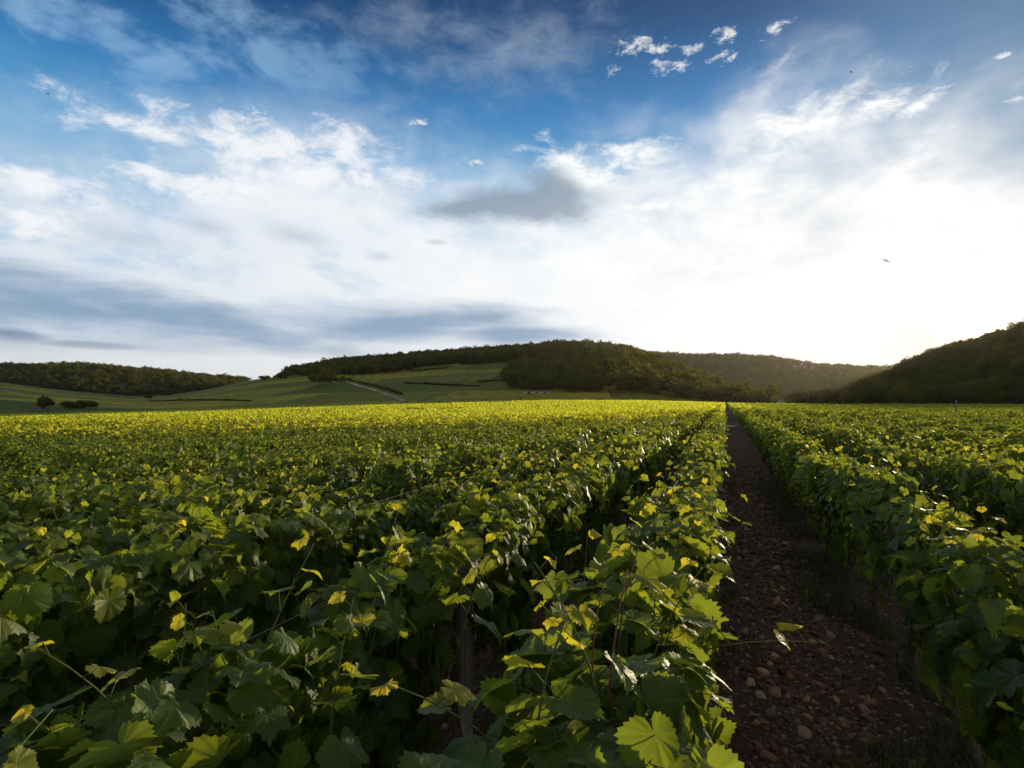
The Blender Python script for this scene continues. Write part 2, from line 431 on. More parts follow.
def soil_mat():
    m, t, b = new_mat('stony_soil')
    co = t.node('ShaderNodeTexCoord').outputs['Object']
    n1 = t.noise(co, .6, 5, .6); n2 = t.noise(co, 9.0, 6, .7)
    vo = t.node('ShaderNodeTexVoronoi'); t.l.new(co, vo.inputs['Vector']); vo.inputs['Scale'].default_value = 26
    c = t.mix(t.ss(n1, .35, .65), (.044, .020, .011), (.070, .034, .020))
    c = t.mix(t.ss(n2, .45, .7, 0, .6), c, (.12, .066, .04))
    c = t.mix(t.mul(t.ss(t.xyz(vo.outputs['Color'])[0], .72, .76), t.ss(vo.outputs['Distance'], .5, .3)), c, (.26, .18, .12))
    t.l.new(c, b.inputs['Base Color']); b.inputs['Roughness'].default_value = .95
    bump(t, b, t.add(t.mul(n2, .6), t.mul(t.ss(vo.outputs['Distance'], .6, .1), .5)), .03)
    return m
M_SOIL = soil_mat()
def slope_mat():
    """vineyard slopes: parcels in different greens, fine rows, pale margins"""
    m, t, b = new_mat('vineyard_slope')
    co = t.node('ShaderNodeTexCoord').outputs['Object']
    x, y, z = t.xyz(co)
    # parcel pattern in axis-aligned plan, slightly bent
    u = t.add(t.mul(x, math.cos(.18)), t.mul(y, math.sin(.18))); v = t.sub(t.mul(y, math.cos(.18)), t.mul(x, math.sin(.18)))
    wob = t.noise(co, .0035, 3, .5)
    v = t.add(v, t.mul(t.sub(wob, .5), 90)); u = t.add(u, t.mul(t.sub(wob, .5), 60))
    br = t.node('ShaderNodeTexBrick'); t.l.new(t.cxyz(t.mul(u, 1/70), t.mul(v, 1/110), 0), br.inputs['Vector'])
    br.inputs['Scale'].default_value = 1.0; br.inputs['Color1'].default_value = (0, 0, 0, 1); br.inputs['Color2'].default_value = (1, 1, 1, 1)
    br.inputs['Mortar Size'].default_value = .008; br.inputs['Brick Width'].default_value = 1.5; br.inputs['Row Height'].default_value = .62
    pid = t.xyz(br.outputs['Color'])[0]
    c = t.ramp(pid, [(0, (.055, .075, .012)), (.3, (.11, .135, .014)), (.55, (.15, .165, .015)), (.75, (.24, .235, .016)), (1, (.38, .33, .02))])
    c = t.mix(t.ss(t.noise(co, .02, 5, .6), .35, .7, 0, .5), c, (.060, .085, .018))
    rows = t.m('SINE', t.mul(t.add(u, t.mul(v, t.sub(pid, .5))), .55))
    c = t.mix(t.ss(rows, .2, .9, 0, .30), c, (.040, .046, .016))
    c = t.mix(t.ss(t.noise(co, .5, 4, .7), .5, .7, 0, .5), c, (.05, .072, .016))
    c = t.mix(t.mul(br.outputs['Fac'], .8), c, (.020, .028, .012))
    t.l.new(c, b.inputs['Base Color']); b.inputs['Roughness'].default_value = .95; b.inputs['Specular IOR Level'].default_value = .1
    bump(t, b, t.noise(co, .6, 4, .7), .6)
    return m
M_SLOPE = slope_mat()
M_TRACK = simple('pale_track', (.16, .13, .08), (.36, .30, .22), .05)
M_ROCK = simple('pale_limestone', (.14, .12, .10), (.50, .44, .37), .11, .9, 1.5)
M_WALL = simple('pale_plaster', (.50, .42, .35), (.62, .54, .46), .8)
M_ROOF = simple('clay_tiles', (.16, .09, .06), (.24, .14, .10), 1.5)
M_DARK = simple('dark_opening', (.02, .02, .02), (.03, .03, .03), 2)
M_FFLOOR = simple('forest_floor', (.020, .026, .010), (.035, .040, .014), .1)
def crown_mat():
    m, t, b = new_mat('tree_foliage')
    rnd = t.node('ShaderNodeObjectInfo').outputs['Random']
    ti = t.node('ShaderNodeAttribute', attribute_name='tint').outputs['Fac']
    loc = t.node('ShaderNodeObjectInfo').outputs['Location']; pn = t.noise(loc, .011, 3, .6)
    rnd = t.m('ADD', t.mul(rnd, .62), t.mul(t.ss(pn, .34, .66), .42), clamp=True)
    c = t.ramp(rnd, [(0, (.018, .030, .008)), (.4, (.032, .048, .010)), (.65, (.062, .078, .012)), (.85, (.13, .135, .016)), (1, (.19, .15, .02))])
    c = t.mix(t.lin(ti, 0, 1, 0, .5), c, (.085, .10, .020))
    t.l.new(c, b.inputs['Base Color']); b.inputs['Roughness'].default_value = .8; b.inputs['Specular IOR Level'].default_value = .2
    tr = t.node('ShaderNodeBsdfTranslucent'); t.l.new(t.mix(.5, c, (.28, .24, .012)), tr.inputs[0])
    ms = t.node('ShaderNodeMixShader'); ms.inputs[0].default_value = .40
    t.l.new(b.outputs[0], ms.inputs[1]); t.l.new(tr.outputs[0], ms.inputs[2]); t.l.new(ms.outputs[0], t.n['Material Output'].inputs[0])
    return m
M_CROWN = crown_mat()

# ------------------------------------------------------------------ terrain shape (world metres, rows along +Y)
def interp(v, xs, ys): return np.interp(v, xs, ys)
def to_rd(x, y):   # camera-free polar: range, bearing from the view direction
    d = x*AX[0] + y*AX[1]; r = x*RT[0] + y*RT[1]
    return np.hypot(d, r), np.arctan2(r, d)
def bx(a):  # bearing -> column, clamped
    return 512 + F*np.tan(np.clip(a, -R(68), R(68)))
def field_z(x, y):
    x = np.asarray(x, float); y = np.asarray(y, float)
    rr, a = to_rd(x, y); D = rr*np.cos(np.clip(a, -R(75), R(75)))
    side = interp(x, [-400, -51, -21, -12, -7.4, -4.5, -2.0, 0, 400], [-1.05, -.92, -.72, -.50, -.31, -.18, -.04, 0, 0])
    far = interp(bx(a), [-800, 0, 200, 400, 550, 640, 700, 760, 800, 1024, 1400], [-7.3, -4.4, -2.8, .2, 2.0, 1.7, .9, .2, 0, -.15, -.15])
    w = np.clip((rr-44)/(300-44), 0, 1); w = w*w*(3-2*w)*.55 + w*.45
    w = np.where(np.abs(a) > R(75), 0, w)
    z = side*(1-w) + far*w
    return z
def hill(name, crest, Rb, Rc, zoff_px=0.0, prof=1.25, back=0.35):
    xs = np.array([c[0] for c in crest], float); ys = np.array([c[1] for c in crest], float)
    def z(a, rr):
        X = bx(a); yy = interp(X, xs, ys) + zoff_px
        rc = interp(X, *Rc) if isinstance(Rc, tuple) else Rc
        rb = interp(X, *Rb) if isinstance(Rb, tuple) else Rb
        zc = EYE + (HY-yy)/F*np.cos(np.clip(a, -R(68), R(68)))*rc
        ex = np.sin(a)*rb; ey = np.cos(a)*rb
        zb = field_z(AX[0]*ey + RT[0]*ex, AX[1]*ey + RT[1]*ex) - .6
        s = (rr-rb)/(rc-rb)
        p = np.clip(s, 0, 1)**prof; p = p*(1+.35*np.sin(np.clip(s, 0, 1)*math.pi)*.6)
        p = np.where(s > 1, 1 - back*(s-1)**2, p)
        zz = zb + (zc-zb)*p
        px, py = np.sin(a)*rr, np.cos(a)*rr
        zz = zz + VN(px, py, 1/170., 3)*np.clip(zc-zb, 0, 60)*.11*np.sin(np.clip(s, 0, 1)*math.pi)
        return zz
    z.Rb = Rb; z.Rc = Rc; return z
C_CREST = [(-700, 378), (-100, 381), (0, 383), (59, 390), (133, 396.5), (168, 395.5), (205, 390), (235, 384), (254, 380), (277, 377), (350, 364), (390, 362), (435, 358), (500, 354), (555, 350),
           (600, 350), (625, 353), (644, 359), (674, 372), (700, 382), (715, 388), (742, 400), (755, 405), (770, 408), (800, 409), (1600, 412)]
L_CREST = [(-900, 372), (-100, 369), (0, 368), (90, 368), (168, 374), (219, 379.5), (254, 382), (300, 386), (420, 396), (600, 410)]
B_CREST = [(300, 410), (480, 372), (560, 356), (620, 354), (700, 358), (735, 358), (773, 360), (805, 366), (821, 368), (893, 371), (960, 376), (1100, 385), (1600, 400)]
R_CREST = [(760, 411), (800, 410), (824, 407), (852, 396), (880, 383), (890, 381), (900, 376), (913, 370), (930, 364), (947, 358), (964, 353), (988, 346), (1024, 336), (1100, 316), (1300, 280), (1700, 260), (2300, 300)]
HC = hill('C', C_CREST, 300, ([-700, 250, 400, 640, 760, 1600], [1250, 1250, 1300, 1150, 850, 800]), prof=1.15, back=.2)
HL = hill('L', L_CREST, 1240, 1900, prof=.9)
HB = hill('B', B_CREST, 1350, 2100, prof=.9)
HR = hill('R', R_CREST, ([800, 1024, 1400], [430, 400, 330]), ([800, 900, 1024, 1400], [640, 700, 720, 640]), prof=.95)

def polar_mesh(name, fn, a0, a1, na, rs, mat):
    a = np.linspace(R(a0), R(a1), na); rs = np.asarray(rs)
    A_, R_ = np.meshgrid(a, rs, indexing='ij')
    Z = fn(A_, R_); ex = np.sin(A_)*R_; ey = np.cos(A_)*R_
    V = np.stack([AX[0]*ey + RT[0]*ex, AX[1]*ey + RT[1]*ex, Z], -1).reshape(-1, 3)
    m = len(rs); i = np.arange(na-1)[:, None]*m; j = np.arange(m-1)[None, :]
    Q = np.stack([i+j, i+j+1, i+m+j+1, i+m+j], -1).reshape(-1, 4)[:, ::-1]
    return link(name, mesh_np(name, V, quads=Q, mat=mat))
def ground_fn(a, rr):
    ex = np.sin(a)*rr; ey = np.cos(a)*rr
    x = AX[0]*ey + RT[0]*ex; y = AX[1]*ey + RT[1]*ex
    near = np.clip(1 - rr/60, 0, 1)
    u_ = np.where(x > .45, x - 1.14, np.where(x > -.8, x + .30, x + 1.30))/1.16
    d = np.abs((u_ + .5) % 1 - .5)*1.16                  # distance from the nearest vine row
    z = field_z(x, y) + .03*VN(x, y, 1.6, 3)*near + .035*np.clip(1 - d/.3, 0, 1)*near
    z = np.where(rr > 300, z - (rr-300)*.02, z)
    return z
rs = np.concatenate([np.linspace(0, 1, 5)[:-1], np.linspace(1, 12, 140)[:-1], np.geomspace(12, 60, 90)[:-1], np.geomspace(60, 400, 60)[:-1], np.geomspace(400, 9000, 20)])
ground = polar_mesh('ground', ground_fn, -180, 180, 721, rs, M_SOIL)
tag(ground, 'reddish brown stony soil under and between the vine rows', None, None, 'structure')
hs_ = polar_mesh('hillside', HC, -75, 50, 420, np.concatenate([np.linspace(290, 1500, 130), np.linspace(1520, 2600, 14)]), M_SLOPE)
tag(hs_, 'green vineyard slopes rising beyond the sunlit field', None, None, 'structure')
hL = polar_mesh('hill', HL, -75, 20, 160, np.linspace(1200, 2600, 60), M_FFLOOR); tag(hL, 'long low wooded hill at the far end of the valley', None, None, 'structure')
hB = polar_mesh('hill', HB, -20, 55, 160, np.linspace(1300, 2900, 60), M_FFLOOR); tag(hB, 'far wooded ridge with pale crags behind the central hill', None, None, 'structure')
hR = polar_mesh('hill', HR, 22, 72, 220, np.linspace(330, 1200, 70), M_FFLOOR); tag(hR, 'dark wooded hill with the sun on its crest', None, None, 'structure')

def world_pt(a, rr, z):
    ex = math.sin(a)*rr; ey = math.cos(a)*rr
    return (AX[0]*ey + RT[0]*ex, AX[1]*ey + RT[1]*ex, z)
def on_hill(fn, px, py, rmin, rmax):
    """where the line of sight to a picture point meets a hill"""
    a = math.atan2(px-512, F); tgt = (HY-py)/F*math.cos(a)
    rr = np.linspace(rmin, rmax, 1500); z = fn(np.full_like(rr, a), rr)
    ok = np.nonzero((z-EYE)/rr >= tgt)[0]
    r_ = rr[ok[0]] if len(ok) else rmax
    return world_pt(a, r_, float(fn(np.array([a]), np.array([r_]))[0]))

# ------------------------------------------------------------------ instancing for stuff nobody could count
def scatter(name, pts, rot, scl, var, sources, label, kind='stuff'):
    me = bpy.data.meshes.new(name); n = len(pts)
    me.vertices.add(n); me.vertices.foreach_set('co', np.asarray(pts, np.float32).ravel())
    for k, tp, arr in (('rot', 'FLOAT_VECTOR', rot), ('scl', 'FLOAT_VECTOR', scl), ('var', 'INT', var)):
        at = me.attributes.new(k, tp, 'POINT')
        at.data.foreach_set('vector' if tp != 'INT' else 'value', np.asarray(arr, np.float32 if tp != 'INT' else np.int32).ravel())
    o = link(name, me)
    src = bpy.data.collections.new(name + '_source')
    for i, sm in enumerate(sources): src.objects.link(bpy.data.objects.new('%s_source_%02d' % (name, i), sm))
    ng = bpy.data.node_groups.new(name + '_nodes', 'GeometryNodeTree')
    ng.interface.new_socket('Geometry', in_out='INPUT', socket_type='NodeSocketGeometry')
    ng.interface.new_socket('Geometry', in_out='OUTPUT', socket_type='NodeSocketGeometry')
    N = ng.nodes; Lk = ng.links
    gi = N.new('NodeGroupInput'); go = N.new('NodeGroupOutput'); iop = N.new('GeometryNodeInstanceOnPoints')
    ci = N.new('GeometryNodeCollectionInfo'); ci.inputs['Collection'].default_value = src; ci.inputs['Separate Children'].default_value = True; ci.inputs['Reset Children'].default_value = True
    def attr(nm, tp):
        q = N.new('GeometryNodeInputNamedAttribute'); q.data_type = tp; q.inputs['Name'].default_value = nm
        return [s for s in q.outputs if s.enabled and s.name == 'Attribute'][0]
    Lk.new(gi.outputs[0], iop.inputs['Points']); Lk.new(ci.outputs[0], iop.inputs['Instance'])
    iop.inputs['Pick Instance'].default_value = True
    Lk.new(attr('var', 'INT'), iop.inputs['Instance Index'])
    e2r = N.new('FunctionNodeEulerToRotation'); Lk.new(attr('rot', 'FLOAT_VECTOR'), e2r.inputs[0]); Lk.new(e2r.outputs[0], iop.inputs['Rotation'])
    Lk.new(attr('scl', 'FLOAT_VECTOR'), iop.inputs['Scale'])
    Lk.new(iop.outputs[0], go.inputs[0])
    md = o.modifiers.new('scatter', 'NODES'); md.node_group = ng
    tag(o, label, None, None, kind)
    return o

# ------------------------------------------------------------------ leaves
def leaf_outline(n, serr=True):
    """radius of a grape leaf blade round its stalk point, angle 0 = tip"""
    ka = np.array([0, 14, 28, 42, 55, 68, 82, 96, 110, 122, 134, 148, 162, 172, 180])
    kr = np.array([.78, .69, .62, .66, .70, .65, .57, .58, .60, .54, .49, .48, .42, .26, .05])
    ph = np.linspace(-180, 180, n, endpoint=False)
    r = np.interp(np.abs(ph), ka, kr)
    if serr: r = r*(1 + .055*np.where(np.arange(n) % 2 == 0, 1, -1)*(np.abs(ph) < 165))
    return np.radians(ph), r
def template(level):
    if level == 2:
        ph, r = leaf_outline(56); rings = (.36, .72, 1.0)
    elif level == 1:
        a = np.radians([-180, -158, -134, -110, -82, -55, -28, 0, 28, 55, 82, 110, 134, 158]); ph = a
        r = np.interp(np.abs(np.degrees(a)), [0, 28, 55, 82, 110, 134, 158, 180], [.78, .61, .70, .56, .60, .49, .45, .06]); rings = (1.0,)
    else:
        ph = np.radians([-150, -95, -50, 0, 50, 95, 150]); r = np.array([.42, .52, .62, .74, .62, .52, .42]); rings = (1.0,)
    n = len(ph); V = [[0, 0]]
    for q in rings:
        V += [[math.sin(p)*rr*q, math.cos(p)*rr*q] for p, rr in zip(ph, r)]
    V = np.array(V); T = [[0, 1+(i+1) % n, 1+i] for i in range(n)]; Q = []
    for k in range(1, len(rings)):
        b0 = 1+(k-1)*n; b1 = 1+k*n
        Q += [[b0+i, b0+(i+1) % n, b1+(i+1) % n, b1+i] for i in range(n)]
    return V, np.array(T), (np.array(Q) if Q else np.zeros((0, 4), int))
TPL = {k: template(k) for k in (0, 1, 2)}
def leaves_mesh(name, P, N, Tp, S, tint, young, level, mat, rg):
    """P stalk points, N blade normals, Tp tip directions, S widths"""
    V2, T, Q = TPL[level]; L = len(P); n = len(V2)
    N = N/np.linalg.norm(N, axis=1)[:, None]
    Tp = Tp - N*np.sum(Tp*N, 1)[:, None]; Tp /= np.linalg.norm(Tp, axis=1)[:, None] + 1e-9
    Xd = np.cross(Tp, N)
    x = V2[:, 0][None]; y = V2[:, 1][None]; rho = np.hypot(x, y); ph = np.arctan2(x, y)
    k1 = rg.normal(-.20, .42, (L, 1)); k2 = rg.normal(-.42, .28, (L, 1)); k3 = rg.normal(0, .19, (L, 1)); p3 = rg.uniform(0, 6.3, (L, 1))
    fold = rg.normal(.06, .22, (L, 1))
    z = k1*x*x + k2*y*np.abs(y) + k3*rho*rho*np.sin(3*ph+p3) + fold*np.abs(x)
    if level == 2:
        z = z + .045*rho*np.abs(np.sin(3.3*ph)) + rg.normal(0, .035, (L, 1))*rho**2*np.sin(9*ph+p3*2) + .02*rho*np.sin(14*ph+p3)
        lob = 1 + rg.normal(.0, .065, (L, 1))*np.cos(6.545*ph)*(rho/.7); x = x*lob; y = y*lob; asym = rg.normal(0, .10, (L, 1)); x = x*(1+asym*np.sign(x)); y = y*(1+rg.normal(0, .06, (L, 1)))
    S_ = S[:, None, None]
    W = P[:, None, :] + S_*(x[..., None]*Xd[:, None, :] + y[..., None]*Tp[:, None, :] + z[..., None]*N[:, None, :])
    off = (np.arange(L)*n)[:, None, None]
    TT = (T[None]+off).reshape(-1, 3); QQ = (Q[None]+off).reshape(-1, 4) if len(Q) else None
    uv = np.broadcast_to(V2[None], (L, n, 2)).reshape(-1, 2)
    return mesh_np(name, W.reshape(-1, 3), tris=TT, quads=QQ, mat=mat, uv=uv,
                   attrs={'tint': np.repeat(tint, n), 'young': np.repeat(young, n)})

def hedge_leaves(rg, ylen, count, size, top=1.20, low=.36, wid=.195, seed=0):
    """leaf positions over the shaggy surface of one stretch of row centred on the origin"""
    y = rg.uniform(-ylen/2, ylen/2, count)
    s = rg.uniform(0, 1, count)                      # 0..1: around the section, left foot - top - right foot
    sec = s*2-1
    prof_x = np.sign(sec)*np.minimum(1, (np.abs(sec)/.16)**.8); prof_z = np.where(np.abs(sec) < .20, 1 - .05*(np.abs(sec)/.2)**2, .95 - .95*((np.abs(sec)-.2)/.8)**1.0)
    lump = VN(y*2.1+seed*13.7, sec*2.2+seed*5.1, 1.0, 3)
    depth = rg.uniform(0, 1, count)**1.6             # how far inside the canopy
    w = wid*(1+.62*lump)*(1-.55*depth)
    low_fade = np.clip((1-prof_z)*1.1, 0, 1)
    w = w*(1-.38*low_fade)
    h = low+(top*(1+.095*lump) - low)*prof_z - .08*depth
    P = np.stack([prof_x*w, y, h], 1) + rg.normal(0, .022, (count, 3))
    out = np.stack([prof_x*np.where(np.abs(sec) < .2, .45, 1.0), np.zeros(count), np.where(np.abs(sec) < .2, 1.0, .26)], 1)
    N = out + rg.normal(0, .38, (count, 3))
    T = np.stack([prof_x*.45, np.zeros(count), -np.ones(count)*1.1], 1) + rg.normal(0, .42, (count, 3))
    S = size*rg.uniform(.50, 1.25, count)*(1-.18*(prof_z > .85))
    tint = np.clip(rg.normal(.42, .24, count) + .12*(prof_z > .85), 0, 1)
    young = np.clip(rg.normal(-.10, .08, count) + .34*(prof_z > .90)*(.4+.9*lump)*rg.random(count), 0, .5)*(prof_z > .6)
    keep = (low_fade < .55) | (rg.random(count) > (low_fade-.5)*1.3)
    hole = VN(y*1.9+seed*3.3, sec*1.7+seed*1.9, 1.0, 2)
    keep &= (hole > -.26) | (rg.random(count) < .22)
    return [q[keep] for q in (P, N, T, S, tint, young)]
def shoot(rg, base, direction, length, n_leaf, size, young_tip=.9, bend=.25, droop=0.0):
    """one cane with alternate leaves: points of the cane, leaf arrays, stalks"""
    d = np.array(direction, float); d /= np.linalg.norm(d)
    side = np.cross(d, [0, 1, 0]) if abs(d[1]) < .9 else np.cross(d, [1, 0, 0]); side /= np.linalg.norm(side)
    b2 = np.cross(d, side); k = 9; bd = rg.normal(0, bend, 2)
    tt = np.linspace(0, 1, k)
    pts = np.array(base) + d*length*tt[:, None] + (side*bd[0]+b2*bd[1])*length*(tt**2)[:, None] - np.array([0, 0, 1])*droop*length*(tt**2.2)[:, None]
    P = []; N = []; T = []; S = []; ti = []; yo = []; stalks = []
    for i in range(n_leaf):
        u = (i+.7)/n_leaf; p = np.array([np.interp(u, tt, pts[:, q]) for q in range(3)])
        ang = (i % 2)*math.pi + rg.normal(0, .6)
        o = side*math.cos(ang)+b2*math.sin(ang) + np.array([0, 0, .25])
        o /= np.linalg.norm(o)
        sz = size*(1-.72*u**1.5)*rg.uniform(.85, 1.15); st = sz*.75
        q = p + o*st + np.array([0, 0, .02])
        stalks.append((p, p+o*st*.5+np.array([0, 0, .012]), q))
        P.append(q); N.append(o*.45 + np.array([0, 0, 1.0]) + rg.normal(0, .3, 3)); T.append(o + np.array([0, 0, -.55]) + rg.normal(0, .2, 3))
        S.append(sz); ti.append(np.clip(rg.normal(.55, .2), 0, 1)); yo.append(np.clip((u-.55)*2.4, 0, 1)*young_tip)
    return pts, [np.array(q) for q in (P, N, T, S, ti, yo)], stalks
def cat(parts): return [np.concatenate([p[i] for p in parts]) for i in range(6)]

def vine_meshes(seed, level, count, size, mat, n_shoots, top=1.20, low=.40, ylen=1.12, young=1.0, extra=None, cull=None):
    """leaves / canes / trunk meshes of one vine standing at the origin, row along Y"""
    rg = np.random.default_rng(seed)
    parts = [hedge_leaves(rg, ylen, count, size, top, low, seed=seed)]
    g = Geo(); gt = Geo()
    specs = []
    for i in range(n_shoots):
        y = rg.uniform(-.5, .5); x = rg.normal(0, .12)
        specs.append(((x, y, top-.32), (rg.normal(0, .28), rg.normal(0, .22), 1), rg.uniform(.34, .55) if rg.random() < .92 else .6, 7, size*.92, young*rg.uniform(.2, 1)))
    for i in range(n_shoots//2):
        sgn = rg.choice([-1, 1]); specs.append(((sgn*.05, rg.uniform(-.5, .5), rg.uniform(.65, 1.05)), (sgn*1.0, rg.normal(0, .6), rg.uniform(-.1, .8)), rg.uniform(.18, .30), 6, size*.9, young*.4))
    for s in specs + (extra or []):
        pts, lv, stalks = shoot(rg, *s[:5], young_tip=s[5], droop=.25 if s[1][2] < .6 else 0.0); parts.append(lv)
        if level >= 1:
            g.tube(pts, np.linspace(.0030, .0014, len(pts)), 5 if level == 2 else 3)
            if level == 2:
                for a, b, c in stalks: g.tube([a, b, c], [.0018, .0016, .0013], 4, cap=False)
    if cull is not None:
        parts = [[q[cull(p_[0])] for q in p_] for p_ in parts]
    P, N, T, S, ti, yo = cat(parts)
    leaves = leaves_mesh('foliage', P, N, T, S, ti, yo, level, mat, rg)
    canes = None
    if level >= 1:
        # upright fruiting canes inside the canopy
        for i in range(7):
            y0 = -.42+.14*i; g.tube([(0, y0, .48), (rg.normal(0, .03), y0+rg.normal(0, .03), .75), (rg.normal(0, .07), y0+rg.normal(0, .06), 1.08)], [.005, .0045, .003], 5 if level == 2 else 3)
        if level == 2:   # stalks of the hedge leaves
            nh = len(parts[0][0])
            for i in range(0, nh, 1):
                p = P[i]; inn = np.array([p[0]*.55, p[1]+rg.normal(0, .03), p[2]-.01-.03*rg.random()])
                d = inn-p; L_ = np.linalg.norm(d); d = d/max(L_, 1e-6)*min(L_, .085)
                g.tube([p, p+d*.5+[0, 0, .006], p+d], .0014, 3, cap=False)
            for i in range(4):  # tendrils
                b = P[rg.integers(nh)]; k = np.linspace(0, 1, 14); tu = rg.uniform(1.2, 2.2)*2*math.pi
                o = np.array([np.sign(b[0]+1e-3), rg.normal(0, .6), .4]); o /= np.linalg.norm(o)
                c = b + o*.10*k[:, None] + np.stack([np.zeros(14), np.cos(k*tu)*.022*k, np.sin(k*tu)*.022*k], 1); g.tube(c, np.linspace(.0012, .0006, 14), 3, cap=False)
        canes = g.mesh('canes', M_CANE)
    zz = np.linspace(-.03, .52, 9 if level == 2 else 5); rr = np.linspace(.036, .026, len(zz))*(1+rg.normal(0, .12, len(zz)))
    gt.tube(np.stack([rg.normal(0, .012, len(zz)), rg.normal(0, .014, len(zz)), zz], 1), rr, 8 if level == 2 else 5)
    k = 7
    gt.tube(np.stack([rg.normal(0, .01, k), np.linspace(0, .45, k), .5+rg.normal(0, .012, k)], 1), np.linspace(.02, .009, k), 6 if level == 2 else 4)
    trunk = gt.mesh('trunk', M_BARK)
    return leaves, canes, trunk

# ------------------------------------------------------------------ the vineyard
ROW0 = 1.14; ROWL = -.30; PITCH = 1.16                          # first row right of the path, distance between rows
def row_x(k): return np.where(np.asarray(k) >= 0, ROW0 + PITCH*np.asarray(k), ROWL + PITCH*(np.asarray(k)+1) + .16*(np.asarray(k) < -1))              # k = -1 is the row just left of the path
def y_limit(x): return np.where(x < 4, 55 + .5*np.minimum(x, 4), 4000.0)   # far end of the near parcel, left of the path
def in_view(x, y, m=.7):
    D = x*AX[0]+y*AX[1]; r = x*RT[0]+y*RT[1]
    return (D > .25) & (np.abs(r) < .853*D + m)

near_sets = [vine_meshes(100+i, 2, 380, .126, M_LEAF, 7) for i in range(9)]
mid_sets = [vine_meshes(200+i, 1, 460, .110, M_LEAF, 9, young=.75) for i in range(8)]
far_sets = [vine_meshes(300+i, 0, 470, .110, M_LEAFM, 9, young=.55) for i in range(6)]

cands = []
for k in range(-34, 26):
    x = float(row_x(k)); off = {-1: 1.5, -2: .80, 0: .55}.get(k, (k*.37) % 1.0)
    y = off
    while y < 34:
        if in_view(x, y) and y < y_limit(x): cands.append((math.hypot(x, y), k, x, y))
        y += 1.0
    if k in (-3, -4, -5): pass
cands.sort()
near_v = cands[:300]; rest_v = cands[300:]
ORD = ['first', 'second', 'third', 'fourth', 'fifth', 'sixth', 'seventh', 'eighth', 'ninth', 'tenth', 'eleventh', 'twelfth', 'thirteenth', 'fourteenth', 'fifteenth',
       'sixteenth', 'seventeenth', 'eighteenth', 'nineteenth', 'twentieth', 'twenty-first', 'twenty-second', 'twenty-third', 'twenty-fourth', 'twenty-fifth', 'twenty-sixth',
       'twenty-seventh', 'twenty-eighth', 'twenty-ninth', 'thirtieth', 'thirty-first', 'thirty-second', 'thirty-third', 'thirty-fourth']
def row_words(k):
    if k == -1: return 'row along the stony path, left side'
    if k == 0: return 'row along the stony path, right side'
    return '%s row %s of the stony path' % (ORD[-k-1] if k < 0 else ORD[k], 'left' if k < 0 else 'right')
by_row = {}
for d_, k, x, y in near_v: by_row.setdefault(k, []).append(y)
for k in by_row: by_row[k].sort()
def put_vine(sets, i, x, y, k):
    z = float(field_z(x, y))
    t = empty('grapevine', (x + random.gauss(0, .015), y, z), (math.pi if random.random() < .5 else 0) + random.gauss(0, .05))
    t.scale = (random.uniform(.92, 1.10), random.uniform(.98, 1.08), random.uniform(.88, 1.08))
    n = by_row[k].index(y)
    tag(t, '%s vine from the near end, %s' % (ORD[n], row_words(k)), 'grapevine', 'grapevines trained in rows on wires')
    for nm, me in zip(('foliage', 'canes', 'trunk'), sets[i]):
        if me is not None: link(nm, me, t)
    return t
# two vines by the path with the tall yellow shoots, and the one with the post beside it, have leaves of their own
hero_ex = [((.02, -.16, 1.02), (.05, .06, 1), .44, 8, .085, 1.0), ((-.06, -.30, 1.00), (-.18, -.1, 1), .36, 7, .10, 1.0), ((.06, .25, 1.02), (.1, .0, 1), .34, 7, .10, .9), ((-.10, .10, .98), (-.45, -.2, 1), .36, 7, .11, .9),
           ((.0, -.45, .92), (-.3, -.6, .7), .26, 6, .10, .4), ((-.1, -.5, .75), (-.6, -.5, .2), .26, 6, .11, .2)]
hero = vine_meshes(901, 2, 430, .130, M_LEAF, 4, extra=hero_ex)
def clear_post(y0): return lambda P: ~((P[:, 0] > -.05) & (np.abs(P[:, 1] - y0 + 2.2*P[:, 0]) < .21) & (P[:, 2] < .93 + .25*P[:, 0]))
beside = [vine_meshes(902, 2, 380, .126, M_LEAF, 6, cull=clear_post(.04)), vine_meshes(903, 2, 380, .126, M_LEAF, 6, cull=clear_post(1.04))]
rg_ = np.random.default_rng(5)
hg = Geo()
for b, d_, L in (((.02, -.10, 1.10), (.03, .02, 1), .34), ((-.02, -.02, 1.08), (-.10, .05, 1), .30)):
    p, lv, st = shoot(rg_, b, d_, L, 5, .07, 1.0, .08); hg.tube(p, np.linspace(.0028, .0012, len(p)), 6)
for i, (d_, k, x, y) in enumerate(near_v):
    if k == -1 and abs(y-1.5) < .01:
        t = put_vine([hero], 0, x, y, k); t.rotation_euler = (0, 0, 0); t.scale = (1.22, 1, 1)
        link('cane', hg.mesh('red_cane', M_REDC), t)['label'] = 'bare reddish upright cane'
    elif k == -2 and min(abs(y-2.8), abs(y-1.8)) < .01:
        t = put_vine(beside, 0 if y > 2.3 else 1, x, y, k); t.rotation_euler = (0, 0, 0); t.scale = (1, 1, 1)
    elif d_ < 4.3: put_vine(near_sets, (i*5+k) % 9, x, y, k)
    elif d_ < 10.5: put_vine(mid_sets, (i*3+k) % 8, x, y, k)
    else: put_vine(far_sets, (i*5+k*2) % 6, x, y, k)

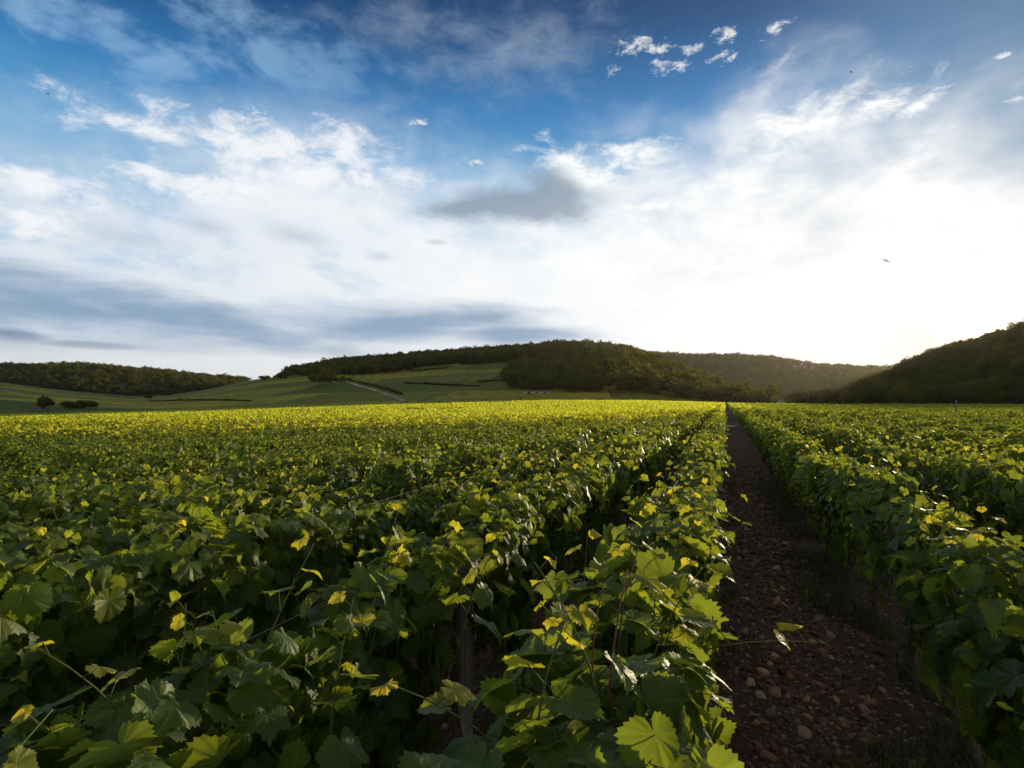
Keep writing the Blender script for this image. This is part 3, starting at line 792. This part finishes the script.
def chunk(seed, ylen, rows, count, size, mat, young=1.0, top=1.20):
    rg = np.random.default_rng(seed); parts = []
    for r_ in range(rows):
        xo = (r_-(rows-1)/2)*PITCH
        P, N, T, S, ti, yo = hedge_leaves(rg, ylen, count//rows, size, top=top, low=.45, wid=.235, seed=seed+r_)
        yo = np.clip(yo*1.2 + .06*(P[:, 2] > top*.9), 0, 1)*young
        # shoots standing up as loose leaves
        m = count//rows//6; idx = rg.integers(0, len(P), m)
        P2 = P[idx].copy(); P2[:, 2] = top + rg.uniform(0, .22, m); P2[:, 0] = rg.normal(0, .12, m)
        parts.append([np.vstack([P, P2]) + [xo, 0, 0], np.vstack([N, rg.normal(0, 1, (m, 3))+[0, 0, .5]]), np.vstack([T, rg.normal(0, 1, (m, 3))]),
                      np.concatenate([S, S[idx]*.8]), np.concatenate([ti, ti[idx]]), np.concatenate([yo, np.clip(rg.normal(.32, .2, m), 0, 1)*young])])
    P, N, T, S, ti, yo = cat(parts)
    return leaves_mesh('vine_row_piece', P, N, T, S, ti, yo, 0, mat, rg)
def fill_rows(name, cond, zones, mat, label, seed, young=1.0):
    """row pieces on a grid; zones: (rmin, rmax, piece length, rows, leaves, leaf size)"""
    rg = np.random.default_rng(seed)
    PT = []; RO = []; SC = []; VA = []; src = []
    for zi, (r0, r1, L, rows, cnt, size) in enumerate(zones):
        base = len(src); nv = 3
        src += [chunk(seed+zi*10+q, L*1.06, rows, cnt, size, mat, young) for q in range(nv)]
        W = PITCH*rows
        kx = np.arange(-int(r1/W)-1, int(r1/W)+2); ky = np.arange(0, int(r1/L)+2)
        Xc = (rows-1)/2*PITCH + kx*W; Xc = np.where(kx >= 0, ROW0 + Xc, ROWL + PITCH + Xc)
        X, Y = np.meshgrid(Xc, ky*L + L/2)
        X = X.ravel(); Y = Y.ravel() ; rr = np.hypot(X, Y)
        ok = (rr >= r0) & (rr < r1) & in_view(X, Y, 3+W) & cond(X, Y) & (rg.random(len(X)) > (.05 if rows == 1 else .02))
        X = X[ok]; Y = Y[ok]
        z = field_z(X, Y)
        # pieces lie along the slope of the ground
        pit = np.arctan2(field_z(X, Y+2)-field_z(X, Y-2), 4.0); rol = -np.arctan2(field_z(X+2, Y)-field_z(X-2, Y), 4.0)
        PT.append(np.stack([X, Y, z], 1)); RO.append(np.stack([pit, rol, np.where(rg.random(len(X)) < .5, 0, 0.0)], 1))
        SC.append(np.stack([rg.uniform(.9, 1.1, len(X)) if rows == 1 else np.ones(len(X)), np.ones(len(X)), rg.uniform(.88, 1.08, len(X))], 1)); VA.append(base + rg.integers(0, nv, len(X)))
    return scatter(name, np.vstack(PT), np.vstack(RO), np.vstack(SC), np.concatenate(VA), src, label)
rn = near_v[-1][0]
# the vines just beyond the single ones
pts = np.array([(x, y, float(field_z(x, y))) for _, k, x, y in rest_v if math.hypot(x, y) < 30])
n = len(pts)
scatter('vines', pts, np.stack([np.zeros(n), np.zeros(n), rng.choice([0, math.pi], n)], 1), np.stack([rng.uniform(.92, 1.1, n), np.ones(n)*1.02, rng.uniform(.86, 1.08, n)], 1),
        rng.integers(0, 6, n), [m[0] for m in far_sets], 'leafy vine rows in the middle of the near parcel')
Z1 = [(30, 75, 2.2, 1, 330, .15), (75, 190, 6.6, 3, 620, .30)]
fill_rows('vines', lambda x, y: (y < y_limit(x)-.6) & (x < 0), Z1, M_LEAFM, 'far end of the near parcel of vines left of the path', 141, 1.1)  # higher young share: yellow of backlit tops put into the leaf colour
fill_rows('vines', lambda x, y: (y < y_limit(x)-.6) & (x > 0), [(30, 75, 2.2, 1, 330, .15), (75, 190, 6.6, 3, 620, .30), (190, 330, 13.2, 6, 800, .55)], M_LEAFM,
          'vines right of the path stretching away to the wooded hill', 41, .35)
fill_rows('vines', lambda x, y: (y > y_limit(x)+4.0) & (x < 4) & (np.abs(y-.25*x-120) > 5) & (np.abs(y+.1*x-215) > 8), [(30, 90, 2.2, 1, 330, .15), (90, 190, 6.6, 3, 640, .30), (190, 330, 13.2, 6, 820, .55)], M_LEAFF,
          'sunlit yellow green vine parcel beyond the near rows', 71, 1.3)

# trellis posts and wires
def post(x, y, h, label, lean=(0, 0), w=.034, mat=M_WOOD):
    g = Geo(); zz = np.array([-.15, 0, h*.5, h*.92, h-.012, h])
    rr = np.array([w, w, w*.97, w*.95, w*.93, w*.80])
    g.tube(np.stack([lean[0]*zz + .004*np.sin(zz*7), lean[1]*zz, zz], 1), rr*1.25, 8)
    o = link('trellis_post', g.mesh('trellis_post', mat), None, (x, y, float(field_z(x, y))), .3)
    return tag(o, label, 'post', 'wooden trellis posts')
post(-1.28, 2.84, 1.03, 'weathered grey wooden post standing in the second vine row left of the path', (.01, .02), .042)
post(3.46, 6.8, 1.48, 'thin grey post above the third row right of the path', (.02, 0), .018)
post(12.2, 40.0, 2.0, 'distant post standing above the vines below the wooded hill', (0, 0), .035)
wires = {}
for k in (-4, -3, -2, -1, 0, 1):
    for h, nm in ((1.14, 'upper'), (.80, 'lower')):
        x = float(row_x(k)); g = Geo(); yy = np.arange(3.0 if k in (-1, 0) else .3, 24, .6)
        zz = field_z(np.full_like(yy, x), yy) + h - .02*np.abs(np.sin(yy*math.pi/6))
        xs_ = x + (-.16 if k < 0 else .16)*(1 if h < 1 else .6) + .01*np.sin(yy)
        g.tube(np.stack([xs_, yy, zz], 1), .0012, 4)
        o = link('trellis_wire', g.mesh('trellis_wire', M_WIRE))
        tag(o, '%s thin steel wire strung through the %s' % (nm, row_words(k).replace('along the stony path, left side', 'just left of the stony path').replace('along the stony path, right side', 'just right of the stony path')), 'wire', 'trellis wires in the vine rows')

# stones, clods and weeds between the rows
def rock_mesh(seed, flat=.5):
    import bmesh
    bm = bmesh.new(); bmesh.ops.create_icosphere(bm, subdivisions=2, radius=.5)
    rg = random.Random(seed)
    for v in bm.verts:
        n_ = mnoise.noise(v.co*2.3 + Vector((seed*3.1, 0, 0)))*.35
        v.co = v.co*(1+n_); v.co.z *= flat; v.co.x *= 1.15
    me = bpy.data.meshes.new('stone'); bm.to_mesh(me); bm.free(); me.materials.append(M_STONE); return me
def lane_pts(n, rmax, rg, bias=1.6):
    out = []
    r_ = rg.random(n*3)**(1/bias)*rmax; k = rg.choice([-5, -4, -3, -3, -2, -2, -1, -1, -1, -1, -1, 0, 1], n*3)
    x = row_x(k) + PITCH*(.5 + rg.normal(0, .24, n*3)) + (k == -1)*.2; y = r_
    ok = in_view(x, y, .1); x = x[ok][:n]; y = y[ok][:n]
    return x, y
x, y = lane_pts(34000, 19, rng, 1.15); z = ground_fn(*to_rd(x, y)[::-1]) + .002
s_ = np.clip(rng.lognormal(-3.95, .62, len(x)), .006, .085)
scatter('gravel', np.stack([x, y, z], 1), rng.uniform(0, 6.28, (len(x), 3))*[.12, .12, 1], s_[:, None]*rng.uniform(.7, 1.3, (len(x), 3)), rng.integers(0, 5, len(x)), [rock_mesh(i, .45+.08*i) for i in range(5)],
        'loose reddish stones and clods strewn along the path')
def weed_mesh(seed):
    rg = np.random.default_rng(seed); V = []; T = []
    for i in range(16):
        a = rg.uniform(0, 6.28); L = rg.uniform(.05, .17); b = rg.normal(0, .035, 2); w = .0035; le = rg.uniform(.2, 1.0)
        d = np.array([math.cos(a), math.sin(a)]); pd = np.array([-d[1], d[0]])
        for q in range(4):
            u = q/3; p = b + d*L*le*u**1.6; zq = L*u*(1-.3*le*u); ww = w*(1-u)+.0004
            V += [[*(p-pd*ww), zq], [*(p+pd*ww), zq]]
        n0 = len(V)-8
        for q in range(3): T += [[n0+2*q, n0+2*q+1, n0+2*q+3], [n0+2*q, n0+2*q+3, n0+2*q+2]]
    V = np.array(V); return mesh_np('weed', V, tris=T, mat=M_WEED)
M_WEED = simple('weed_blades', (.035, .06, .012), (.10, .12, .03), 3, .7)
m_ = 9000; k = rng.choice([-4, -3, -2, -1, -1, -1, 0, 0, 0], m_); x = row_x(k) + rng.normal(0, .20, m_) + np.where((k == 0) & (rng.random(m_) < .7), -.18, 0); y = rng.random(m_)**1.3*15
ok = in_view(x, y, .2) & (VN(x*1.3, y*1.3, 1.0, 2) > -.15); x = x[ok]; y = y[ok]
scatter('grass', np.stack([x, y, ground_fn(*to_rd(x, y)[::-1])], 1), np.stack([0*x, 0*x, rng.uniform(0, 6.28, len(x))], 1), rng.uniform(.3, 1.0, (len(x), 1))*np.ones(3), rng.integers(0, 4, len(x)), [weed_mesh(i) for i in range(4)],
        'sparse weeds and grass blades at the feet of the vines')

# ------------------------------------------------------------------ woods
def crown_geo(rg, n, wid, hgt, leaf, lobes=7, base=.18):
    cs = np.stack([rg.normal(0, .22, lobes), rg.normal(0, .22, lobes), rg.uniform(.35, .80, lobes)], 1); cs[0] = (0, 0, .62)
    rr = rg.uniform(.20, .34, lobes); rr[0] = .36
    li = rg.integers(0, lobes, n); d = rg.normal(0, 1, (n, 3)); d /= np.linalg.norm(d, axis=1)[:, None]
    p = cs[li] + d*rr[li][:, None]*rg.uniform(.72, 1.06, n)[:, None]
    p[:, 2] = np.clip(p[:, 2], base, 1.05); P = p*np.array([wid, wid, hgt])
    N = d + rg.normal(0, .45, (n, 3)); N /= np.linalg.norm(N, axis=1)[:, None]
    A_ = np.cross(N, rg.normal(0, 1, (n, 3))); A_ /= np.linalg.norm(A_, axis=1)[:, None]; B_ = np.cross(N, A_)
    s = leaf*rg.uniform(.6, 1.3, n)[:, None]
    V = np.stack([P-A_*s, P-B_*s*.7, P+A_*s, P+B_*s*.7], 1).reshape(-1, 3)
    Q = np.arange(4*n).reshape(n, 4)
    return V, Q, np.repeat(np.clip(rg.normal(.4, .25, n), 0, 1), 4)
def crown_mesh(seed, n, wid, hgt, leaf, lobes=7, base=.12):
    V, Q, ti = crown_geo(np.random.default_rng(seed), n, wid, hgt, leaf, lobes, base)
    return mesh_np('crown', V, quads=Q, mat=M_CROWN, attrs={'tint': ti}, smooth=False)
CRA = [crown_mesh(500+i, 420, 9, 10.5, .62) for i in range(6)]
CRB = [crown_mesh(520+i, 220, 10, 10.5, .95) for i in range(5)]
def wood(name, fn, a0, a1, r0, r1, cell, accept, src, scl, label, seed):
    rg = np.random.default_rng(seed)
    n = int(.5*(R(a1)-R(a0))*(r1*r1-r0*r0)/(cell*cell))
    a = rg.uniform(R(a0), R(a1), n); rr = np.sqrt(rg.uniform(r0*r0, r1*r1, n)); z = fn(a, rr)
    px = 512 + F*np.tan(a); py = HY - (z-EYE)/(rr*np.cos(a))*F
    ok = accept(px, py, a, rr, z); a = a[ok]; rr = rr[ok]; z = z[ok]
    ex = np.sin(a)*rr; ey = np.cos(a)*rr; x = AX[0]*ey+RT[0]*ex; y = AX[1]*ey+RT[1]*ex
    s = np.clip(rg.lognormal(-.08, .24, len(a)), .5, 1.5)*scl
    S3 = np.stack([s*rg.uniform(.85, 1.15, len(a)), s*rg.uniform(.85, 1.15, len(a)), s*rg.uniform(.85, 1.15, len(a))], 1)
    return scatter(name, np.stack([x, y, z-.5], 1), np.stack([0*a, 0*a, rg.uniform(0, 6.28, len(a))], 1), S3, rg.integers(0, len(src), len(a)), src, label)
def rcv(v, px): return interp(px, *v) if isinstance(v, tuple) else v
LOWC = [(277, 376.5), (300, 376), (350, 375.5), (391, 373), (408, 370), (430, 366.5), (449, 365), (487, 364), (555, 358.5), (575, 357)]
LOWF = [(504, 380), (512, 388), (530, 391), (562, 394.5), (610, 393.5), (647, 393.5), (700, 401.5), (760, 409)]
UPF = [(504, 378), (515, 373), (545, 364), (572, 355), (585, 340)]
def acc_c(px, py, a, rr, z):
    rc = interp(px, *HC.Rc)
    strip = (px > 275) & (px < 585) & (py < interp(px, [q[0] for q in LOWC], [q[1] for q in LOWC])) & (rr > 700)
    strip &= ~((px < 300) & (py > 375.5))
    f = (px > 504) & (px < 770) & (py < interp(px, [q[0] for q in LOWF], [q[1] for q in LOWF])) & (py > np.where(px < 585, interp(px, [q[0] for q in UPF], [q[1] for q in UPF]), 0))
    return (strip | f) & (rr < rc*1.06)
wood('forest', HC, -27, 24, 380, 1400, 6.6, acc_c, CRB + CRA[:3], .95, 'dark wood along the crest and right flank of the central hill', 61)
def acc_far(fn):
    def f(px, py, a, rr, z): return (rr < rcv(fn.Rc, px)*1.03) & (z > fn(a, np.full_like(a, 1.0)*rcv(fn.Rb, px))+.8)
    return f
wood('forest', HL, -45, -8, 1240, 1960, 9.0, lambda px, py, a, rr, z: (rr < 1940) & (py < interp(px, [q[0] for q in C_CREST], [q[1] for q in C_CREST])+.5) & (px < 300), CRB, 1.0, 'long belt of woodland on the low hill at far left', 62)
wood('forest', HB, -3, 34, 1345, 2140, 9.5, lambda px, py, a, rr, z: (px > 575) & (py < 409), CRB, 1.05, 'hazy woodland on the far ridge below the pale crags', 63)
wood('forest', HR, 25, 46, 405, 760, 6.0, lambda px, py, a, rr, z: (rr < rcv(HR.Rc, px)*1.04), CRA, .86, 'shadowed woodland on the hill under the low sun', 64)

# ------------------------------------------------------------------ single trees on the slopes
def tree(px, py, h, w, label, seed, rmin=300, rmax=1400, fn=HC, cat_='tree'):
    p = on_hill(fn, px, py, rmin, rmax)
    t = empty('tree' if cat_ == 'tree' else cat_, (p[0], p[1], p[2]-.15)); tag(t, label, cat_, 'trees standing alone on the vineyard slopes')
    link('crown', crown_mesh(seed, 520, w, h, .045*(w+h), 7, .10), t)
    g = Geo(); g.tube([(0, 0, -.4), (.1, 0, h*.25), (-.1, .1, h*.6)], [.05*h*.6, .04*h*.6, .012*h], 7); link('trunk', g.mesh('trunk', M_BARK), t)
    return t
tree(44, 409.0, 7.5, 8.5, 'dark round tree on the green slope at far left, the taller of two clumps', 701)
tree(69, 408.8, 4.6, 9.0, 'low dark bushy tree right of the taller dark tree', 702)
tree(80, 408.6, 5.0, 8.5, 'dark bushy tree in the middle of the low clump', 703)
tree(91, 408.4, 4.4, 8.0, 'dark bushy tree ending the low clump on the right', 704)
tree(148, 398.6, 5.0, 12.0, 'small dark bush at the foot of the long wooded hill', 705)
tree(315, 384.2, 12, 15, 'dark tree on the upper slope left of the pale track', 706)
tree(324, 384.6, 13.5, 16, 'tallest dark tree on the slope beside the pale track', 707)
tree(332, 384.4, 10, 12, 'smaller dark tree nearest the top of the pale track', 708)
tree(283, 379.0, 8, 20, 'dark tree where the crest wood begins on the skyline', 709)
tree(266, 380.0, 7, 16, 'lone bush on the bare skyline left of the crest wood', 710)
tree(109, 389.5, 8, 10, 'tiny dark tree behind the white hut on the far slope', 711)

def hedge(pts, h, label, seed):
    P = np.array([on_hill(HC, x_, y_, 300, 1400) for x_, y_ in pts]); rg = np.random.default_rng(seed)
    seg = np.linalg.norm(np.diff(P, axis=0), axis=1); L_ = seg.sum(); n = int(L_*22); u = rg.random(n)*L_; cu = np.concatenate([[0], np.cumsum(seg)])
    X = np.interp(u, cu, P[:, 0]); Y = np.interp(u, cu, P[:, 1])
    hh = h*(.55 + .9*np.clip(VN(X/14, Y/14, 1.0, 3)+.35, 0, 1)); X = X + rg.normal(0, h*.28, n); Y = Y + rg.normal(0, h*.28, n)
    rr, a = to_rd(X, Y); Z = HC(a, rr) + hh*rg.random(n)**.8
    C = np.stack([X, Y, Z], 1); N = rg.normal(0, 1, (n, 3)); N /= np.linalg.norm(N, axis=1)[:, None]
    A_ = np.cross(N, rg.normal(0, 1, (n, 3))); A_ /= np.linalg.norm(A_, axis=1)[:, None]; B_ = np.cross(N, A_); s_ = .5*rg.uniform(.6, 1.4, n)[:, None]
    V = np.stack([C-A_*s_, C-B_*s_, C+A_*s_, C+B_*s_], 1).reshape(-1, 3)
    o = link('hedge', mesh_np('hedge', V, quads=np.arange(4*n).reshape(n, 4), mat=M_CROWN, attrs={'tint': np.repeat(rg.random(n)*.5, 4)}, smooth=False))
    return tag(o, label, 'hedge')
hedge([(346, 380.5), (360, 383), (375, 386.5), (390, 390.5), (402, 395)], 1.5, 'scrubby dark hedge along the upper side of the pale track', 31)
hedge([(405, 383.5), (430, 384.5), (455, 386), (479, 386.5)], 1.3, 'long thin dark hedge across the middle of the central slope', 32)
hedge([(478, 383), (492, 381.5), (508, 380.5)], 1.4, 'short hedge running into the left tip of the dark wood', 33)
hedge([(150, 401.5), (180, 400.5), (215, 400.5), (250, 401.5)], 1.0, 'low dark hedge line at the foot of the left slope', 34)
hedge([(410, 371.8), (430, 369.8), (448, 368.5)], 2.2, 'short dark hedge just below the crest wood', 36)

# ------------------------------------------------------------------ track, banks, small buildings
def ribbon(name, pts, w, mat, lift, fn=HC):
    P = [on_hill(fn, x_, y_, 300, 1400) for x_, y_ in pts]
    P = np.array(P); t_ = np.linspace(0, 1, len(P)); tt = np.linspace(0, 1, 60)
    C = np.stack([np.interp(tt, t_, P[:, q]) for q in range(3)], 1)
    tn = np.gradient(C, axis=0)[:, :2]; tn /= np.linalg.norm(tn, axis=1)[:, None]; sd = np.stack([-tn[:, 1], tn[:, 0]], 1)*w/2
    def hz(xy):
        rr, a = to_rd(xy[:, 0], xy[:, 1]); return fn(a, rr)+lift
    l, r_ = C[:, :2]+sd, C[:, :2]-sd; c_ = C[:, :2]
    V = np.vstack([np.c_[l, hz(l)], np.c_[c_, hz(c_)+.12], np.c_[r_, hz(r_)], np.c_[l, hz(l)-1.5], np.c_[r_, hz(r_)-1.5]]); n = 60; Q = []
    for a_, b_ in ((3, 0), (0, 1), (1, 2), (2, 4)):
        Q += [[a_*n+i, b_*n+i, b_*n+i+1, a_*n+i+1] for i in range(n-1)]
    return link(name, mesh_np(name, V, quads=Q, mat=mat))
tag(ribbon('path', [(338, 380), (352, 384), (368, 388.5), (385, 393.5), (398, 398.5), (406, 402.0)], 3.0, M_TRACK, .5), 'pale farm track running down the green slope', None, None, 'structure')
tag(ribbon('path', [(0, 391.6), (4, 391.4), (9, 391.3)], 9.0, M_TRACK, .6), 'short pale track on the slope at far left', None, None, 'structure')

def barn(name, px, py, L, Wd, H, rise, label, rz=0.0, openings=3, wallm=M_WALL, cat_='building', fn=HC):
    p = on_hill(fn, px, py, 300, 1400)
    t = empty(name, (p[0], p[1], p[2]-.3), TH+rz); tag(t, label, cat_)
    g = Geo(); g.box((0, 0, H/2), (L/2, Wd/2, H/2)); g.addm([[-L/2, -Wd/2, H], [-L/2, Wd/2, H], [-L/2, 0, H+rise], [L/2, -Wd/2, H], [L/2, Wd/2, H], [L/2, 0, H+rise]], [[0, 2, 1], [3, 4, 5]])
    link('wall', g.mesh('wall', wallm, False), t)
    g = Geo(); o = .4; zt = H+rise+.12; sl_ = rise/(Wd/2); ze = H - sl_*o + .12
    top = [[-L/2-o, -Wd/2-o, ze], [L/2+o, -Wd/2-o, ze], [L/2+o, 0, zt], [-L/2-o, 0, zt], [L/2+o, Wd/2+o, ze], [-L/2-o, Wd/2+o, ze]]
    bot = [[a_, b_, c_-.18] for a_, b_, c_ in top]
    g.addm(top+bot, None, [[0, 1, 2, 3], [3, 2, 4, 5], [7, 6, 9, 8], [8, 9, 11, 10], [0, 6, 7, 1], [4, 10, 11, 5], [1, 7, 8, 2], [2, 8, 10, 4], [0, 3, 9, 6], [3, 5, 11, 9]])
    link('roof', g.mesh('roof', M_ROOF, False), t)
    for i in range(openings):
        g = Geo(); xo = (i-(openings-1)/2)*L/(openings+.5)
        g.box((xo, -Wd/2-.03, H*.45), (.5 if i else .8, .05, H*.28 if i else H*.42)); link('window' if i else 'door', g.mesh('opening', M_DARK, False), t)
    return t
barn('barn', 536.5, 393.6, 17, 5, 1.7, .45, 'long low pinkish building at the foot of the dark wood', 0, 3)
barn('farmhouse', 456, 366.2, 10, 6, 2.6, .6, 'small pale building under the crest wood on the central hill', .1, 3)
barn('shed', 600, 401.4, 6.0, 3.0, 1.4, .7, 'little reddish roofed shed at the top edge of the yellow field', .3, 1)
barn('hut', 102, 389.4, 13, 7, 3.6, 1.5, 'tiny white hut on the far left slope below the wooded hill', 0, 2)

# pale crags on the far ridge
def crag(px, py, w, h, label, seed):
    import bmesh
    p = on_hill(HB, px, py, 1350, 2200)
    bm = bmesh.new(); bmesh.ops.create_icosphere(bm, subdivisions=4, radius=.5)
    for v in bm.verts:
        c = v.co.copy(); n_ = mnoise.noise(c*3+Vector((seed, 0, 0)))*.35 + mnoise.noise(Vector((c.x*9, c.y*9, c.z*2.5+seed)))*.22
        v.co = Vector((c.x*w, c.y*w*.55, c.z*h))*(1+n_)
    me = bpy.data.meshes.new('rock_outcrop'); bm.to_mesh(me); bm.free(); me.materials.append(M_ROCK)
    o = link('rock_outcrop', me, None, (p[0], p[1], p[2]+h*.25), TH + .5); tag(o, label, 'crag', 'pale crags on the far ridge')
crag(803, 370.5, 24, 30, 'largest pale limestone crag on the far wooded ridge', 1)
crag(812.5, 371.5, 17, 24, 'pale crag just right of the largest one', 2.7)
crag(795, 369.5, 15, 17, 'small pale crag left of and above the largest one', 5.1)
crag(841, 377, 9, 17, 'thin pale crag far right on the wooded ridge', 8.8)
crag(822, 375.5, 12, 14, 'small greyish crag between the thin crag and the larger ones', 9.9)

# birds
M_BIRD = simple('bird_plumage', (.02, .02, .02), (.05, .045, .04), 8)
def bird(px, py, dist, span, roll, yaw, label):
    g = Geo()
    g.tube([(-.30, 0, 0), (-.2, 0, 0), (0, 0, .01), (.17, 0, .02), (.25, 0, .03), (.31, 0, .02)], [.012, .035, .06, .045, .035, .006], 8)
    for s in (-1, 1):
        tp = np.array([(.14, .02, .03), (.16, .22, .10), (.06, .5, .06), (-.02, .48, .06), (-.04, .22, .09), (-.12, .02, .03)]); tp[:, 1] *= s
        bt = tp - [0, 0, .012]; n = 6
        g.addm(np.vstack([tp, bt]), None, [[0, 1, 4, 5], [1, 2, 3, 4], [11, 10, 7, 6], [10, 9, 8, 7]] + [[i, i+n, (i+1) % n+n, (i+1) % n] for i in range(n)])
    g.addm([[-.28, -.02, 0], [-.28, .02, 0], [-.46, .09, 0], [-.46, -.09, 0], [-.28, -.02, .01], [-.28, .02, .01], [-.46, .09, .006], [-.46, -.09, .006]], None, [[0, 1, 2, 3], [7, 6, 5, 4], [0, 4, 5, 1], [1, 5, 6, 2], [2, 6, 7, 3], [3, 7, 4, 0]])
    v = pdir(px, py)*dist; o = link('bird', g.mesh('bird', M_BIRD), None, (v[0], v[1], v[2]+EYE)); o.scale = (span,)*3
    o.rotation_euler = (roll, .1, yaw); tag(o, label, 'bird', 'birds gliding in the sky')
bird(886, 261, 75, .95, .5, TH+1.2, 'dark bird gliding in the bright sky above the right hill')
bird(976, 250, 150, .6, -.2, TH+.7, 'faint distant bird at far right above the sun')
bird(48, 94, 90, .6, .3, TH+.4, 'tiny bird high in the blue sky at far left')
bird(851, 72, 110, .6, .1, TH+2.0, 'tiny dark bird high among the grey blue cirrus')

# ------------------------------------------------------------------ air
def build_haze():
    g = Geo(); cy = 600.0
    g.box((0, 1200, 120), (3600, 3200, 160))
    o = link('haze', g.mesh('haze', None, False)); o['kind'] = 'stuff'; o['label'] = 'thin warm evening haze over the valley'
    m = bpy.data.materials.new('haze'); m.use_nodes = True; t = NT(m.node_tree); t.n.clear()
    out = t.node('ShaderNodeOutputMaterial'); v = t.node('ShaderNodeVolumePrincipled'); t.l.new(v.outputs[0], out.inputs['Volume'])
    v.inputs['Color'].default_value = (.95, .88, .78, 1); v.inputs['Density'].default_value = .00002; v.inputs['Anisotropy'].default_value = .65
    o.data.materials.append(m)
build_haze()
